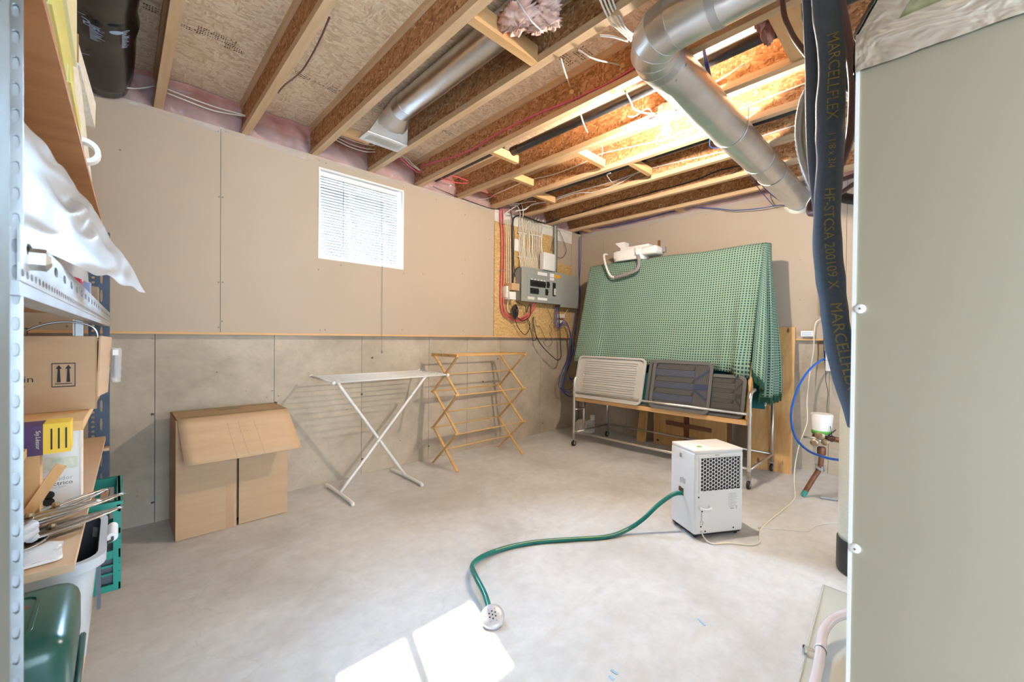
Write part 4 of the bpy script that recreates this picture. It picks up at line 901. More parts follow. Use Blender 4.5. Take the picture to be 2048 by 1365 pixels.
for y_ in (2.74, 1.06): MB().box((4.137, y_, .60), (4.22, y_+.025, .64)).build('hinge_block', 'galv_dull', ct)

# green woven throw
th = thing('throw_blanket', (4.05, 1.9, .66), 'green woven throw with dark holes draped over the folded table', 'blanket')
prof = [(lean(3.64, z)-.004, z) for z in (.92, 1.0, 1.1, 1.2, 1.3, 1.4, 1.5, 1.6, 1.7, 1.8, 1.9, 1.98)] + [(4.005, 2.012), (4.03, 2.028), (4.07, 2.030), (4.12, 2.030), (4.145, 2.022), (4.160, 1.99)] + [(4.166, z) for z in (1.9, 1.75, 1.6, 1.45, 1.3)]
arcs = [0]
for a, c in zip(prof, prof[1:]): arcs.append(arcs[-1]+math.hypot(c[0]-a[0], c[1]-a[1]))
YL, YR = 2.835, 1.035; NU = 110
b = MB(); b.uv = []
def sst(e0, e1, x): t = max(0, min(1, (x-e0)/(e1-e0))); return t*t*(3-2*t)
for j, (x, z) in enumerate(prof):
    for i in range(NU+1):
        u = i/NU; y = YL+(YR-YL)*u; front = j < 13
        h = max(0, min(1, (2.0-z)/1.0))
        yl = YL - .012 + (.05*(1-h) if front else 0)
        dx = 0; dz = 0; dy = 0
        if front:
            dx -= .006*math.sin(7*y+z*2)*h + .004*math.sin(17*y)*h
            dx -= .030*(1-sst(.105+.06*h, .125+.07*h, u))*(.25+h*.75)         # turned-back fold at the left edge
            fr_ = sst(.80-.02*h, 1.0, u)*h                                      # gathers at lower right
            dx -= fr_*.035*(1+math.sin((u-.80)*75+z*3.0))
            dy += fr_*.03
            if j == 0: dz += -.05*sst(.86, 1, u)
            dy += .04*(1-h)*0
        dz += -.004*math.sin(9*y)*(1 if j < 14 else 0) + .006*math.sin(3.1*y+.5)
        b.v.append(V((x+dx, y+dy-.0*h, z+dz))); b.uv.append((y, arcs[j]))
for j in range(len(prof)-1):
    for i in range(NU):
        a = j*(NU+1)+i; b.f.append((a, a+NU+1, a+NU+2, a+1)); b.mi.append(0)
b.build('front_cloth', 'weave', th, True, solid=.005)
# end drape with pleats
b = MB(); b.uv = []; NT_, NV = 90, 26
for j in range(NV+1):
    v = j/NV
    for i in range(NT_+1):
        t = i/NT_
        tx = 4.0+.16*t; bx = 3.80+.54*t if t < .92 else 4.297+(t-.92)*.3
        zb = .705 if t > .34 else .705+.24*(1-sst(.0, .34, t)); zt2 = 2.022-.02*abs(t-.4)
        z = zt2+(zb-zt2)*v; sp = sst(0, .95, v)**.8
        fx = lean(3.64, z)-.012; gx = 4.165+.14*sp; x = fx+(gx-fx)*t; pl = math.sin(2*PI*(3.6*t+.15))*.042*sp + math.sin(2*PI*(8.3*t+.4))*.012*sp
        y = 1.050 - .014*sst(0, .1, t) - .025*math.sin(PI*t) - .028*sp*sst(.1, .5, t) + pl*.9*sst(0, .12, t)
        b.v.append(V((x+.018*sp*math.cos(2*PI*3.6*t)*sst(0, .12, t), min(y, 1.064), z))); b.uv.append((.95*t, v*1.32))
for j in range(NV):
    for i in range(NT_):
        a = j*(NT_+1)+i; b.f.append((a, a+1, a+NT_+2, a+NT_+1)); b.mi.append(0)
bot = [b.v[NV*(NT_+1)+i].copy() for i in range(NT_+1)]
b.build('end_drape', 'weave', th, True, solid=.005)
# left end drape hidden mostly behind the fold
b = MB(); b.uv = []
for j in range(13):
    v = j/12
    for i in range(25):
        t = i/24; x = 4.0+.16*t-.16*v*(1-t)+.08*v*t; b.v.append(V((x, 2.838+.015*math.sin(PI*t)+.014*v*math.sin(2*PI*2.3*t), 2.02-.95*v))); b.uv.append((.45*t, v*.95))
for j in range(12):
    for i in range(24): a = j*25+i; b.f.append((a, a+25, a+26, a+1)); b.mi.append(0)
b.build('end_drape', 'weave', th, True, solid=.005)
b = MB(); rr = random.Random(4)
for i in range(0, NT_, 1):
    for f in (0, .5):
        p = bot[i].lerp(bot[min(i+1, NT_)], f); q = p+V((rr.uniform(-.004, .004), rr.uniform(-.004, .004), -.055-rr.uniform(0, .012))); b.bar(p+V((0, 0, .004)), q, .0045, .0045, (0, 1, 0))
b.build('fringe', 'fringe', th)['kind'] = 'stuff'

# raised toilet seat on top
ts = thing('raised_toilet_seat', (4.10, 2.30, 2.035), 'white plastic raised toilet seat with a padded arm, on the green throw', 'toilet seat')
zt0 = 2.036
out = rrect(.30, .40, .13, 6); inn = rrect(.17, .24, .08, 6)
def seat_ring(z0, z1, k0, k1, nm, cy):
    b = MB(); n = len(out)
    rings = [(out, k0, z0), (out, k1, z1-.012), (out, k1*.96, z1), (inn, 1.06, z1), (inn, 1.0, z1-.01), (inn, .96, z0)]
    for (pl, k, z) in rings:
        for (x, y) in pl: b.v.append(V((4.09+x*k, cy+y*k, z)))
    R = len(rings)
    for r in range(R):
        for i in range(n):
            j = (i+1) % n; r2 = (r+1) % R; b.f.append((r*n+i, r*n+j, r2*n+j, r2*n+i)); b.mi.append(0)
    return b.build(nm, 'white', ts, 'auto')
seat_ring(zt0, zt0+.105, .90, 1.0, 'seat_body', 2.36)
MB().rbox((3.955, 2.20, zt0+.028), (3.985, 2.50, zt0+.090), .008, 2).build('front_panel', 'white', ts, 'auto')
MB().rbox((3.99, 2.02, zt0+.035), (4.20, 2.20, zt0+.125), .03, 3).build('side_wing', 'white', ts, 'auto')
MB().rbox((4.02, 2.12, zt0+.105), (4.18, 2.46, zt0+.155), .012, 3).build('lid_block', 'white', ts, 'auto')
MB().hexa([(4.04, 2.40, zt0+.15), (4.10, 2.40, zt0+.15), (4.10, 2.46, zt0+.15), (4.04, 2.46, zt0+.15)], [(4.02, 2.41, zt0+.215), (4.12, 2.41, zt0+.215), (4.12, 2.525, zt0+.215), (4.02, 2.525, zt0+.215)]).build('spout', 'white', ts)
hp = [(4.0, 2.605, zt0+.10), (3.93, 2.605, zt0+.085), (3.90, 2.575, zt0+.0), (3.885, 2.52, zt0-.12), (3.88, 2.475, zt0-.175), (3.878, 2.42, zt0-.19)]
MB().tube(spline(hp, 5), .0115, 10).build('arm_tube', 'white_enamel', ts, True)
gp = [(3.878, 2.43, zt0-.19), (3.874, 2.33, zt0-.175), (3.874, 2.22, zt0-.155), (3.882, 2.165, zt0-.12), (3.894, 2.155, zt0-.05), (3.91, 2.18, zt0+.02)]
MB().tube(spline(gp, 5), .018, 12).build('foam_grip', 'grey_foam', ts, True)
MB().tube(spline([(3.91, 2.18, zt0+.02), (3.93, 2.215, zt0+.07), (3.955, 2.235, zt0+.105), (4.0, 2.23, zt0+.115)], 5), .0115, 10).build('arm_tube', 'white_enamel', ts, True)
MB().box((4.15, 2.06, zt0+.12), (4.165, 2.085, zt0+.20)).build('clamp_bracket', 'stain', ts); MB().box((4.12, 1.985, zt0+.06), (4.15, 2.02, zt0+.115)).build('clamp_bracket', 'grey_foam', ts)

# ------------------------------------------------------------------ trays propped on the trolley
def propped(name, ymid, w_, h, z0, xoff, label, cat, roll=0.0):
    o = V((lean(3.632, z0)-.018-xoff, ymid, z0)); t = thing(name, o, label, cat)
    m4 = frame(o, (0, -math.cos(roll), math.sin(roll)*1.0), (.243, 0, 1)); return t, m4
t, m4 = propped('boot_tray', 2.348, .80, .46, .542, .022, 'pale grey ribbed plastic boot tray propped at the left of the trolley', 'tray', -.004)
MB().prism(rrect(.80, .46, .055, 5, 0, .23), .006, m4).build('base', 'tray', t, 'auto')
MB().ring(rrect(.80, .46, .055, 5, 0, .23), rrect(.765, .425, .045, 5, 0, .23), .024, m4 @ Matrix.Translation((0, 0, -.0))).build('rim', 'tray', t, 'auto')
for k in range(8):
    yy = .065+k*.047; MB().ring(rrect(.63, .034 if k % 2 == 0 else .026, .0125, 4, 0, yy), rrect(.615, .022 if k % 2 == 0 else .018, .0085, 4, 0, yy), .0065, m4 @ Matrix.Translation((0, 0, .006))).build('rib', 'tray', t, 'auto')
def rubber(name, ymid, w_, h, z0, xoff, label, vert, seed, blue=True):
    t, m4 = propped(name, ymid, w_, h, z0, xoff, label, 'mat')
    MB().prism(rrect(w_, h, .05, 5, 0, h/2), .006, m4).build('backing', 'mat_dark', t, 'auto')
    MB().ring(rrect(w_, h, .05, 5, 0, h/2), rrect(w_-.055, h-.055, .03, 5, 0, h/2), .013, m4).build('rim', 'mat_dark', t, 'auto')
    iw, ih = w_-.06, h-.06; nb = 7; x_r = iw/2-vert
    for k in range(nb):
        z0_ = .03+ih*k/nb; z1_ = .03+ih*(k+1)/nb-.004; mm = 'mat_blue' if (k % 2 == 1 and blue) else 'mat_face'
        MB().prism([(-iw/2, z0_), (x_r-.004, z0_), (x_r-.004, z1_), (-iw/2, z1_)], .0085, m4).build('band', mm, t)
        b = MB(); xx = -iw/2+.008; p_ = .0085
        if k % 2 == 1:
            for q in range(5): yy = z0_+(z1_-z0_)*(q+.5)/5; b.prism([(-iw/2+.004, yy-.0012), (x_r-.008, yy-.0012), (x_r-.008, yy+.0012), (-iw/2+.004, yy+.0012)], .0015, m4 @ Matrix.Translation((0, 0, .0085)))
        else:
            while xx < x_r-.03:
                b.prism([(xx, z0_+.004), (xx+.002, z0_+.004), (xx+.022, z1_-.004), (xx+.020, z1_-.004)], .0015, m4 @ Matrix.Translation((0, 0, .0085))); xx += p_
        o = b.build('rib_lines', 'mat_line', t); o['kind'] = 'stuff'
    if vert > .02:
        MB().prism([(x_r, .03), (iw/2, .03), (iw/2, .03+ih), (x_r, .03+ih)], .0085, m4).build('band', 'mat_face', t)
        b = MB(); xx = x_r+.006
        while xx < iw/2-.004: b.prism([(xx, .034), (xx+.002, .034), (xx+.002, .026+ih), (xx, .026+ih)], .0015, m4 @ Matrix.Translation((0, 0, .0085))); xx += .0085
        b.build('rib_lines', 'mat_line', t)['kind'] = 'stuff'
        for (ya_, yb2) in ((ih*.62, ih*.85), (ih*.40, ih*.20)): MB().prism([(x_r, .03+ya_), (iw/2, .03+yb2), (iw/2, .055+yb2), (x_r, .055+ya_)] if yb2 > ya_ else [(x_r, .03+ya_), (iw/2, .03+yb2), (iw/2, .055+yb2), (x_r, .055+ya_)], .0105, m4).build('diagonal_band', 'mat_blue' if blue else 'mat_face', t)
        MB().prism([(x_r, .03+ih*.44), (iw/2, .03+ih*.44), (iw/2, .03+ih*.57), (x_r, .03+ih*.57)], .0108, m4).build('centre_block', 'mat_blue' if blue else 'mat_face', t)
rubber('rubber_mat', 1.66, .54, .455, .541, -.012, 'dark rubber mat mostly hidden between the pale tray and the blue-banded mat', .0, 1, False)
rubber('rubber_mat', 1.60, .545, .455, .542, .022, 'dark blue-banded rubber mat in the middle of the trolley', .115, 2)
rubber('rubber_mat', 1.235, .335, .355, .60-.058, .000, 'grey patterned rubber mat at the right end of the trolley', .05, 3, False)
bk = thing('booklet', (3.60, 2.64, .542), 'white booklet standing in front of the pale boot tray', 'booklet')
m4 = frame(V((3.600, 2.630, .5405)), (0, -1, 0), (.243, 0, 1)); MB().prism([(-.115, 0), (.115, 0), (.118, .135), (-.118, .145)], .006, m4).build('pages', 'paper', bk); MB().prism([(.098, 0.0), (.118, 0), (.121, .135), (.10, .135)], .0075, m4).build('spine', 'pine_y', bk)
MB().prism([(-.06, .03), (-.02, .03), (-.02, .033), (-.06, .033)], .0066, m4).prism([(-.04, .04), (-.037, .04), (-.037, .09), (-.04, .09)], .0066, m4).build('print', 'paper_print', bk)

# boards behind the trolley
pb = thing('pine_board', (4.33, 1.06, 0), 'tall pine board with knots leaning on the wall right of the throw', 'board')
MB().hexa([(4.225, 1.20, 0), (4.27, .875, 0), (4.285, .877, 0), (4.24, 1.202, 0)], [(4.470, 1.24, 1.31), (4.472, .905, 1.305), (4.492, .905, 1.305), (4.490, 1.24, 1.31)]).build('plank', 'pine_z', pb)
dp = thing('door_panel_pair', (4.44, 1.86, 0), 'pair of pine door panels with a dark batten on the floor behind the trolley', 'panel')
for (a, c) in ((2.23, 1.895), (1.83, 1.50)):
    MB().box((4.405, c, 0), (4.43, a, .47)).build('panel', 'pine_z', dp)
MB().box((4.43, 1.42, 0.002), (4.445, 2.235, .45)).build('backing_board', 'stain', dp); MB().box((4.40, 1.46, 0), (4.43, 1.50, .46)).build('edge_post', 'pine_z', dp)
MB().hexa([(4.385, 1.60, .225), (4.405, 1.60, .225), (4.405, 2.08, .235), (4.385, 2.08, .235)], [(4.385, 1.60, .265), (4.405, 1.60, .265), (4.405, 2.08, .28), (4.385, 2.08, .28)]).build('batten', 'stain', dp)
for (y, z) in ((2.18, .04), (1.98, .04), (2.16, .40), (2.03, .39), (1.95, .39), (1.72, .40), (1.55, .36)): MB().cyl((4.403, y, z), (4.406, y, z), .015, 10).build('knot', 'stain', dp)
lb_ = tag(MB().hexa([(4.34, 2.315, 0), (4.38, 2.315, 0), (4.38, 2.41, 0), (4.34, 2.41, 0)], [(4.47, 2.30, .95), (4.495, 2.30, .95), (4.495, 2.385, .95), (4.47, 2.385, .95)]).build('lumber_piece', 'pine_z'), 'short pine stud leaning on the wall behind the trolley', 'lumber')
sp_ = thing('sump_pump', (4.22, 3.06, 0), 'small cream plastic pump unit on the floor in the corner behind the trolley', 'pump')
MB().rbox((4.13, 2.96, .0), (4.31, 3.13, .12), .012, 2).build('tank', 'offwhite', sp_, 'auto'); MB().hexa([(4.12, 2.95, .118), (4.32, 2.95, .118), (4.32, 3.14, .118), (4.12, 3.14, .118)], [(4.16, 2.98, .165), (4.28, 2.98, .165), (4.28, 3.11, .165), (4.16, 3.11, .165)]).build('lid', 'offwhite', sp_); MB().rbox((4.22, 2.94, .16), (4.28, 2.98, .235), .012, 2).build('outlet', 'offwhite', sp_, 'auto')
MB().box((4.125, 3.02, .03), (4.13, 3.07, .10)).build('label', 'paper', sp_)

# ------------------------------------------------------------------ dehumidifier
N_ = V((2.445, .979, 0)); ey = V((.121, .202, 0)).normalized(); ex = V((.202, -.121, 0)).normalized()
dm = Matrix((ex, ey, V((0, 0, 1)))).transposed().to_4x4(); dm.translation = N_
dh = thing('dehumidifier', N_+ex*.17+ey*.118, 'white portable dehumidifier with a honeycomb rear grille on the floor', 'dehumidifier')
DW, DD, DH = .338, .235, .528
def D(b): return b.xf(dm)
D(MB().rbox((0, 0, .026), (DW, DD, DH-.018), .014, 3)).build('body', 'deh', dh, 'auto')
D(MB().rbox((.002, .002, DH-.022), (DW-.002, DD-.002, DH), .008, 3)).build('top_cover', 'deh', dh, 'auto')
D(MB().box((.012, .012, .016), (DW-.012, DD-.012, .03))).build('base', 'black', dh)
for (x, y) in ((.03, .03), (DW-.03, .03), (.03, DD-.03), (DW-.03, DD-.03)): D(MB().lathe([(.012, -.009), (.015, -.005), (.015, .005), (.012, .009)], (x, y, .015), 12, Matrix.Rotation(PI/2, 3, 'Y'))).build('caster', 'black', dh, 'auto')
gx0, gx1, gz0, gz1 = .040, .312, .285, .480
gm = dm @ Matrix(((1, 0, 0, 0), (0, 0, -1, 0), (0, 1, 0, 0), (0, 0, 0, 1)))       # local xy = face xz, z out of the face
MB().prism([(gx0, gz0), (gx1, gz0), (gx1, gz1), (gx0, gz1)], .0012, gm).build('filter', 'deh_dark', dh)
MB().ring([(gx0-.012, gz0-.012), (gx1+.012, gz0-.012), (gx1+.012, gz1+.012), (gx0-.012, gz1+.012)], [(gx0, gz0), (gx1, gz0), (gx1, gz1), (gx0, gz1)], .003, gm).build('grille_frame', 'deh', dh)
b = MB(); R1, R2, pz = .0128, .0104, .0222
col_ = 0; x = gx0+.008
while x < gx1-.006:
    z = gz0+.011+(pz/2 if col_ % 2 else 0)
    while z < gz1-.006:
        o_ = [(x+R1*math.cos(k*PI/3), z+R1*math.sin(k*PI/3)) for k in range(6)]; i_ = [(x+R2*math.cos(k*PI/3), z+R2*math.sin(k*PI/3)) for k in range(6)]
        solid_ = col_ > 12
        (b.prism(o_, .0025, gm) if solid_ and col_ > 13 else b.ring(o_, i_, .0028, gm)); z += pz
    x += R1*1.5; col_ += 1
b.build('honeycomb_grille', 'deh', dh)
MB().prism([(.135, .492), (.165, .492), (.165, .497), (.135, .497)], .002, gm).build('grille_tab', 'paper_print', dh)
# rating label
MB().prism([(.225, .155), (.315, .155), (.315, .268), (.225, .268)], .0006, gm).build('rating_label', 'paper', dh)
b = MB(); rr = random.Random(5)
for k in range(12):
    z = .258-k*.0075; b.prism([(.232, z), (.232+rr.uniform(.03, .075), z), (.232+.05, z+.0022), (.232, z+.0022)], .0009, gm)
b.prism([(.245, .165), (.272, .163), (.274, .171), (.248, .172)], .0009, gm).prism([(.288, .162), (.292, .162), (.294, .180), (.286, .180)], .0009, gm); b.build('label_print', 'paper_print', dh)['kind'] = 'stuff'
# cord wrap and clips
D(MB().tube(spline([(.035, -.002, .192), (.030, -.03, .190), (.06, -.036, .188), (.095, -.026, .188), (.10, -.002, .190)], 5), .007, 8)).build('cord_hook', 'deh', dh, True)
for (x, z) in ((.028, .25), (.052, .165), (.045, .075), (.075, .045), (.27, .05)): D(MB().cyl((x, -.0015, z), (x, .002, z), .005, 8)).build('screw_recess', 'deh_dark', dh)
D(MB().tube(spline([(.050, -.003, .155), (.05, -.006, .12), (.038, -.006, .10), (.05, -.006, .085), (.06, -.004, .10), (.052, -.004, .12)], 5), .003, 6)).build('prong_holder', 'deh', dh, True)
# left side: handle recess, outlet
sm_ = dm @ Matrix(((0, 0, -1, 0), (1, 0, 0, 0), (0, 1, 0, 0), (0, 0, 0, 1)))       # local xy = side yz, z out
sm_ = dm @ Matrix(((0, 0, -1, 0), (-1, 0, 0, DD), (0, 1, 0, 0), (0, 0, 0, 1)))
MB().prism(rrect(.105, .030, .006, 3, DD-.135+.05, .470), .002, sm_).build('handle_recess', 'deh', dh, 'auto'); MB().prism(rrect(.014, .024, .004, 3, DD-.13, .468), .006, sm_).build('handle_clip', 'grey_pvc', dh, 'auto')
MB().prism(rrect(.030, .045, .004, 3, DD-.118, .245), .0015, sm_).build('outlet_recess', 'deh_dark', dh, 'auto')
MB().prism(rrect(.020, .028, .003, 3, DD-.135, .258), .004, sm_).build('outlet_cover', 'stain', dh)
for k in range(5): MB().prism([(DD-.135+k*.011, .30), (DD-.13+k*.011, .30), (DD-.13+k*.011, .33+.004*(k % 3)), (DD-.135+k*.011, .33)], .0008, sm_).build('side_print', 'paper_print', dh)
for k in range(9):
    y = .05+k*.015; D(MB().box((.15, y, DH), (.29, y+.006, DH+.0012))).build('top_louvre', 'white', dh)
D(MB().lathe([(.016, 0), (.016, .001)], (.085, .075, DH), 14)).build('green_sticker', 'green_mark', dh)
# drain hose on the floor and its strainer head
out_ = dm @ V((-.006, .118, .235))
hs = thing('garden_hose', onZ(1080, 1083), 'green drain hose snaking over the floor from the dehumidifier', 'hose')
hr = .0125
pts = [out_+ex*.03, out_, out_+V((-.05, .03, -.006)), out_+V((-.125, .085, -.065)), out_+V((-.20, .14, -.145)), out_+V((-.28, .20, -.205)), onZ(1215, 1074, hr), onZ(1150, 1079, hr), onZ(1080, 1084, hr), onZ(1030, 1092, hr), onZ(985, 1105, hr+.004), onZ(956, 1119, hr+.012), onZ(944, 1134, .04), onZ(952, 1155, .055), onZ(968, 1186, .05), onZ(977, 1215, .04), onZ(979, 1232, .03)]
sp = spline(pts, 8); MB().tube(sp, hr, 12).build('hose', 'hose', hs, True)
MB().tube([p+V((-.2, -.55, .81)).normalized()*(hr*.93) for p in sp[20:80]], .0016, 4).build('stripe', 'hose_line', hs)
dc = onZ(985, 1246, .0)
sh = thing('hose_strainer', dc, 'round grey perforated strainer head at the end of the green hose', 'strainer')
tm = Matrix.Translation(dc+V((0, 0, .022))) @ Matrix.Rotation(math.radians(30), 4, V((.72, -.69, 0))) 
b = MB(); pr = [(.034, -.014), (.047, -.006), (.050, .002), (.049, .008), (.044, .014), (.034, .018), (.018, .0205), (.002, .021)]
b.lathe(pr, (0, 0, 0), 32).xf(tm).build('dome', noisy('grey_metal_strainer', (.46, .44, .46), (.58, .56, .58), 30, .45, .3), sh, 'auto')
b = MB()
for k in range(-2, 3):
    for j in range(-2, 3):
        x = k*.0145+(j % 2)*.007; y = j*.0125
        if math.hypot(x, y) > .034: continue
        z = .021-.0205*(math.hypot(x, y)/.05)**2*.55+.0006; b.lathe([(.0032, 0), (.0032, .0004)], (x, y, z), 8)
b.xf(tm); b.build('hole', 'dark', sh)['kind'] = 'stuff'
# power cord to the wall
c_ = [dm @ V((.045, .0, .05)), dm @ V((.05, -.03, .02)), onZ(1425, 1088, .006), onZ(1460, 1087, .005), onZ(1500, 1091, .005), onZ(1519, 1085, .005), onZ(1519, 1066, .005), onZ(1530, 1050, .005), onZ(1560, 1025, .005), onZ(1582, 1006, .005), onZ(1590, 992, .006), onX(1588, 965, 3.85), onX(1591, 925, 3.95), onX(1600, 885, 4.1), onX(1614, 845, 4.25), onX(1614, 800, 4.35), onX(1619, 750, 4.42), onX(1627, 700, 4.45), onX(1628, 668, 4.455), onX(1632, 645, 4.46), onX(1645, 637, 4.47), onX(1655, 634, 4.475)]
pc = MB().tube(spline(c_, 7), .0042, 8).build('power_cord', 'cable_white', dh, True, label='cream power cord rising to the wall outlet')
tg = onX(1615, 668, 4.45); MB().box((4.447, tg.y-.042, tg.z-.024), (4.449, tg.y+.050, tg.z+.026)).build('warning_tag', 'paper', pc)
for k in range(4): MB().box((4.4462, tg.y-.03, tg.z-.016+k*.009), (4.4468, tg.y+.04, tg.z-.013+k*.009)).build('tag_print', 'bluebook', pc)
# ------------------------------------------------------------------ slotted-angle shelving at the left
def SF(y, off=0.0): return -.081+.0166*y+off              # front plane of the shelving
su = thing('shelving_unit', (-.3, 1.8, 0), 'slotted-angle shelving unit with plywood shelves at the left edge', 'shelving unit')
def perforated(o, xd, yd, w_, ln, pitch, hw, hh, t, y0=0.0):
    """strip of width w_ (along xd) and length ln (along yd), one hole per pitch"""
    b = MB(); m4 = frame(o, xd, yd); n = int(ln/pitch)
    for k in range(n):
        cy = (k+.5)*pitch; c_ = (w_/2, cy)
        outer = [(w_, cy), (w_, cy+pitch/2), (w_/2, cy+pitch/2), (0, cy+pitch/2), (0, cy), (0, cy-pitch/2), (w_/2, cy-pitch/2), (w_, cy-pitch/2)]
        q = .72; inner = [(w_/2+hw, cy), (w_/2+hw*q, cy+hh*q+(hh-hh*q)*.3), (w_/2, cy+hh), (w_/2-hw*q, cy+hh*q+(hh-hh*q)*.3), (w_/2-hw, cy), (w_/2-hw*q, cy-hh*q-(hh-hh*q)*.3), (w_/2, cy-hh), (w_/2+hw*q, cy-hh*q-(hh-hh*q)*.3)]
        b.ring(outer, inner, t, m4)
    return b
# near post (galvanised)
xn = SF(.65)+.0008
perforated((xn-.030, .65, 0), (1, 0, 0), (0, 0, 1), .020, 2.2, .026, .004, .008, .002).build('front_post', 'galv_dull', su)
MB().box((xn-.012, .649, 0), (xn-.001, .655, 2.2)).build('post_web', 'galv_dull', su)
perforated((xn-.010, .6465, 0), (1, 0, 0), (0, 0, 1), .010, 2.2, .0262, .003, .007, .002).build('post_lip', 'galv', su)
MB().box((xn-.055, .655, 0), (xn-.030, .70, 2.2)).build('post_back', 'galv_dull', su)
# far post (navy), two hole columns
xf_ = SF(3.0)
perforated((xf_-.078, 3.0, .0), (1, 0, 0), (0, 0, 1), .034, 1.71, .0247, .0065, .0065, .002).build('rear_post', 'blue_post', su)
perforated((xf_-.044, 3.0, .0), (1, 0, 0), (0, 0, 1), .026, 1.71, .095, .0048, .033, .002).build('rear_post', 'blue_post', su)
MB().box((xf_-.018, 2.999, 0), (xf_, 3.002, 1.71)).box((xf_-.002, 3.0, 0), (xf_, 3.06, 1.71)).build('post_web', 'blue_post', su)
MB().box((-.165, 3.07, 0), (-.130, 3.075, 2.15)).box((-.165, 3.03, 0), (-.160, 3.075, 2.15)).build('rear_post', 'galv', su)
MB().box((-.165, 3.069, 0), (-.158, 3.07, 2.15)).build('post_stripe', 'card_tan', su)
for y in (.66, 3.05): MB().box((-.62, y, 0), (-.58, y+.04, 2.15)).build('rear_post', 'galv_dull', su)
# galvanised beam of the middle shelf
dr_ = (.0166, 1, 0)
perforated((SF(.62), .62, 1.252), (0, 0, 1), dr_, .037, 2.36, .105, .007, .020, -.002).build('beam', 'galv_dull', su)
perforated((SF(.62), .62, 1.234), (0, 0, 1), dr_, .018, 2.36, .026, .004, .008, -.002).build('beam_lip', 'galv', su)
MB().hexa([(SF(.62)-.03, .62, 1.220), (SF(.62)+.001, .62, 1.220), (SF(2.98)+.001, 2.98, 1.220), (SF(2.98)-.03, 2.98, 1.220)], [(SF(.62)-.03, .62, 1.234), (SF(.62)+.001, .62, 1.234), (SF(2.98)+.001, 2.98, 1.234), (SF(2.98)-.03, 2.98, 1.234)]).build('beam_flange', 'galv_dull', su)
MB().lathe([(.012, 0), (.012, .012), (.006, .016)], (SF(.66)+.002, .675, 1.262), 6, Matrix.Rotation(PI/2, 3, 'Y')).build('bolt', 'galv', su)
def shelf(z0, z1, y0, y1, nm, m, xo=0.0): 
    MB().hexa([(-.62, y0, z0), (SF(y0)+xo, y0, z0), (SF(y1)+xo, y1, z0), (-.62, y1, z0)], [(-.62, y0, z1), (SF(y0)+xo, y0, z1), (SF(y1)+xo, y1, z1), (-.62, y1, z1)]).build(nm, m, su)
shelf(1.588, 1.600, .56, 2.99, 'shelf_board', 'ply', .002); shelf(1.280, 1.288, .70, 2.99, 'shelf_board', 'ply_pale', -.004)
shelf(.925, .950, 1.58, 2.95, 'shelf_board', 'pine_y', -.012); shelf(.704, .720, 1.20, 2.6, 'shelf_board', 'ply_pale', -.002); shelf(.365, .385, .80, 2.99, 'shelf_board', 'ply_pale', -.002)
MB().box((SF(1)-.004, .70, .33), (SF(1)+.0, 2.98, .385)).build('beam', 'galv_dull', su)
MB().box((-.62, 2.93, .585), (xf_, 2.99, .598)).build('shelf_board', 'ply_pale', su)
MB().box((-.62, 3.0, 1.2), (-.58, 3.05, 1.3)).build('bracket', 'galv_dull', su)
# door jamb just left of the camera
struct(MB().box((-.30, .42, 0), (-.0570, .47, ZS-.2)).build('trim_1', 'trim'))
# top shelf: yellow edged boards and speckled ceiling panels
zb = 1.600
for i, (ya_, yb2, w_) in enumerate(((.60, .78, 'nearest'), (.785, 1.0, 'middle'), (1.005, 1.28, 'farthest'))):
    o = thing('foam_board', (-.22, ya_, zb), w_+' yellow-edged board at the bottom of the stack on the top shelf', 'board', 'yellow boards on the top shelf')
    xa = SF(ya_)+.004; MB().box((-.35, ya_, zb), (xa, yb2, zb+.030)).build('core', 'pale_yellow', o); MB().box((xa, ya_, zb), (xa+.003, yb2, zb+.027)).build('edge_band', 'yellow', o)
for i, (ya_, h0, h1, xr) in enumerate(((.66, .031, .075, -.074), (.74, .076, .150, -.070), (.86, .151, .300, -.066), (.98, .301, .42, -.064))):
    o = thing('foam_board', (-.22, ya_, zb+h0), ('lowest', 'second', 'third', 'topmost')[i]+' pale yellow board stacked above the yellow-edged boards', 'board', 'pale boards on the top shelf')
    MB().box((-.36, ya_, zb+h0), (xr, 1.28, zb+h1)).build('core', 'pale_yellow', o); MB().box((xr, ya_, zb+h0), (xr+.002, 1.28, zb+h1-.010)).build('edge_band', 'yellow' if i % 2 else 'pale_yellow', o)
o = thing('speckled_panel', (-.12, 1.65, zb), 'lower speckled white ceiling panel standing on the top shelf', 'panel')
MB().hexa([(-.20, 1.30, zb), (-.066, 1.30, zb), (-.052, 1.62, zb), (-.20, 1.62, zb)], [(-.20, 1.30, zb+.285), (-.080, 1.30, zb+.285), (-.072, 1.62, zb+.245), (-.20, 1.62, zb+.245)]).build('panel', 'tile', o)
o = thing('speckled_panel', (-.10, 1.8, zb+.285), 'upper speckled ceiling panel with a rounded end beside the black duct', 'panel')
MB().hexa([(-.19, 1.58, zb+.290), (-.074, 1.58, zb+.290), (-.058, 2.02, zb+.290), (-.19, 2.02, zb+.290)], [(-.19, 1.58, zb+.400), (-.084, 1.58, zb+.385), (-.056, 2.02, zb+.375), (-.19, 2.02, zb+.390)]).build('panel', 'tile', o)
MB().box((-.190, 1.60, zb+.246), (-.085, 2.0, zb+.290)).build('lower_layer', 'tile', o)
MB().box((-.080, 1.5785, zb+.297), (-.0755, 1.580, zb+.372)).build('brown_edge', 'card_in', o)
o = thing('tape_roll', (SF(1.5), 1.45, zb), 'white roll of tape on the edge of the top shelf', 'tape')
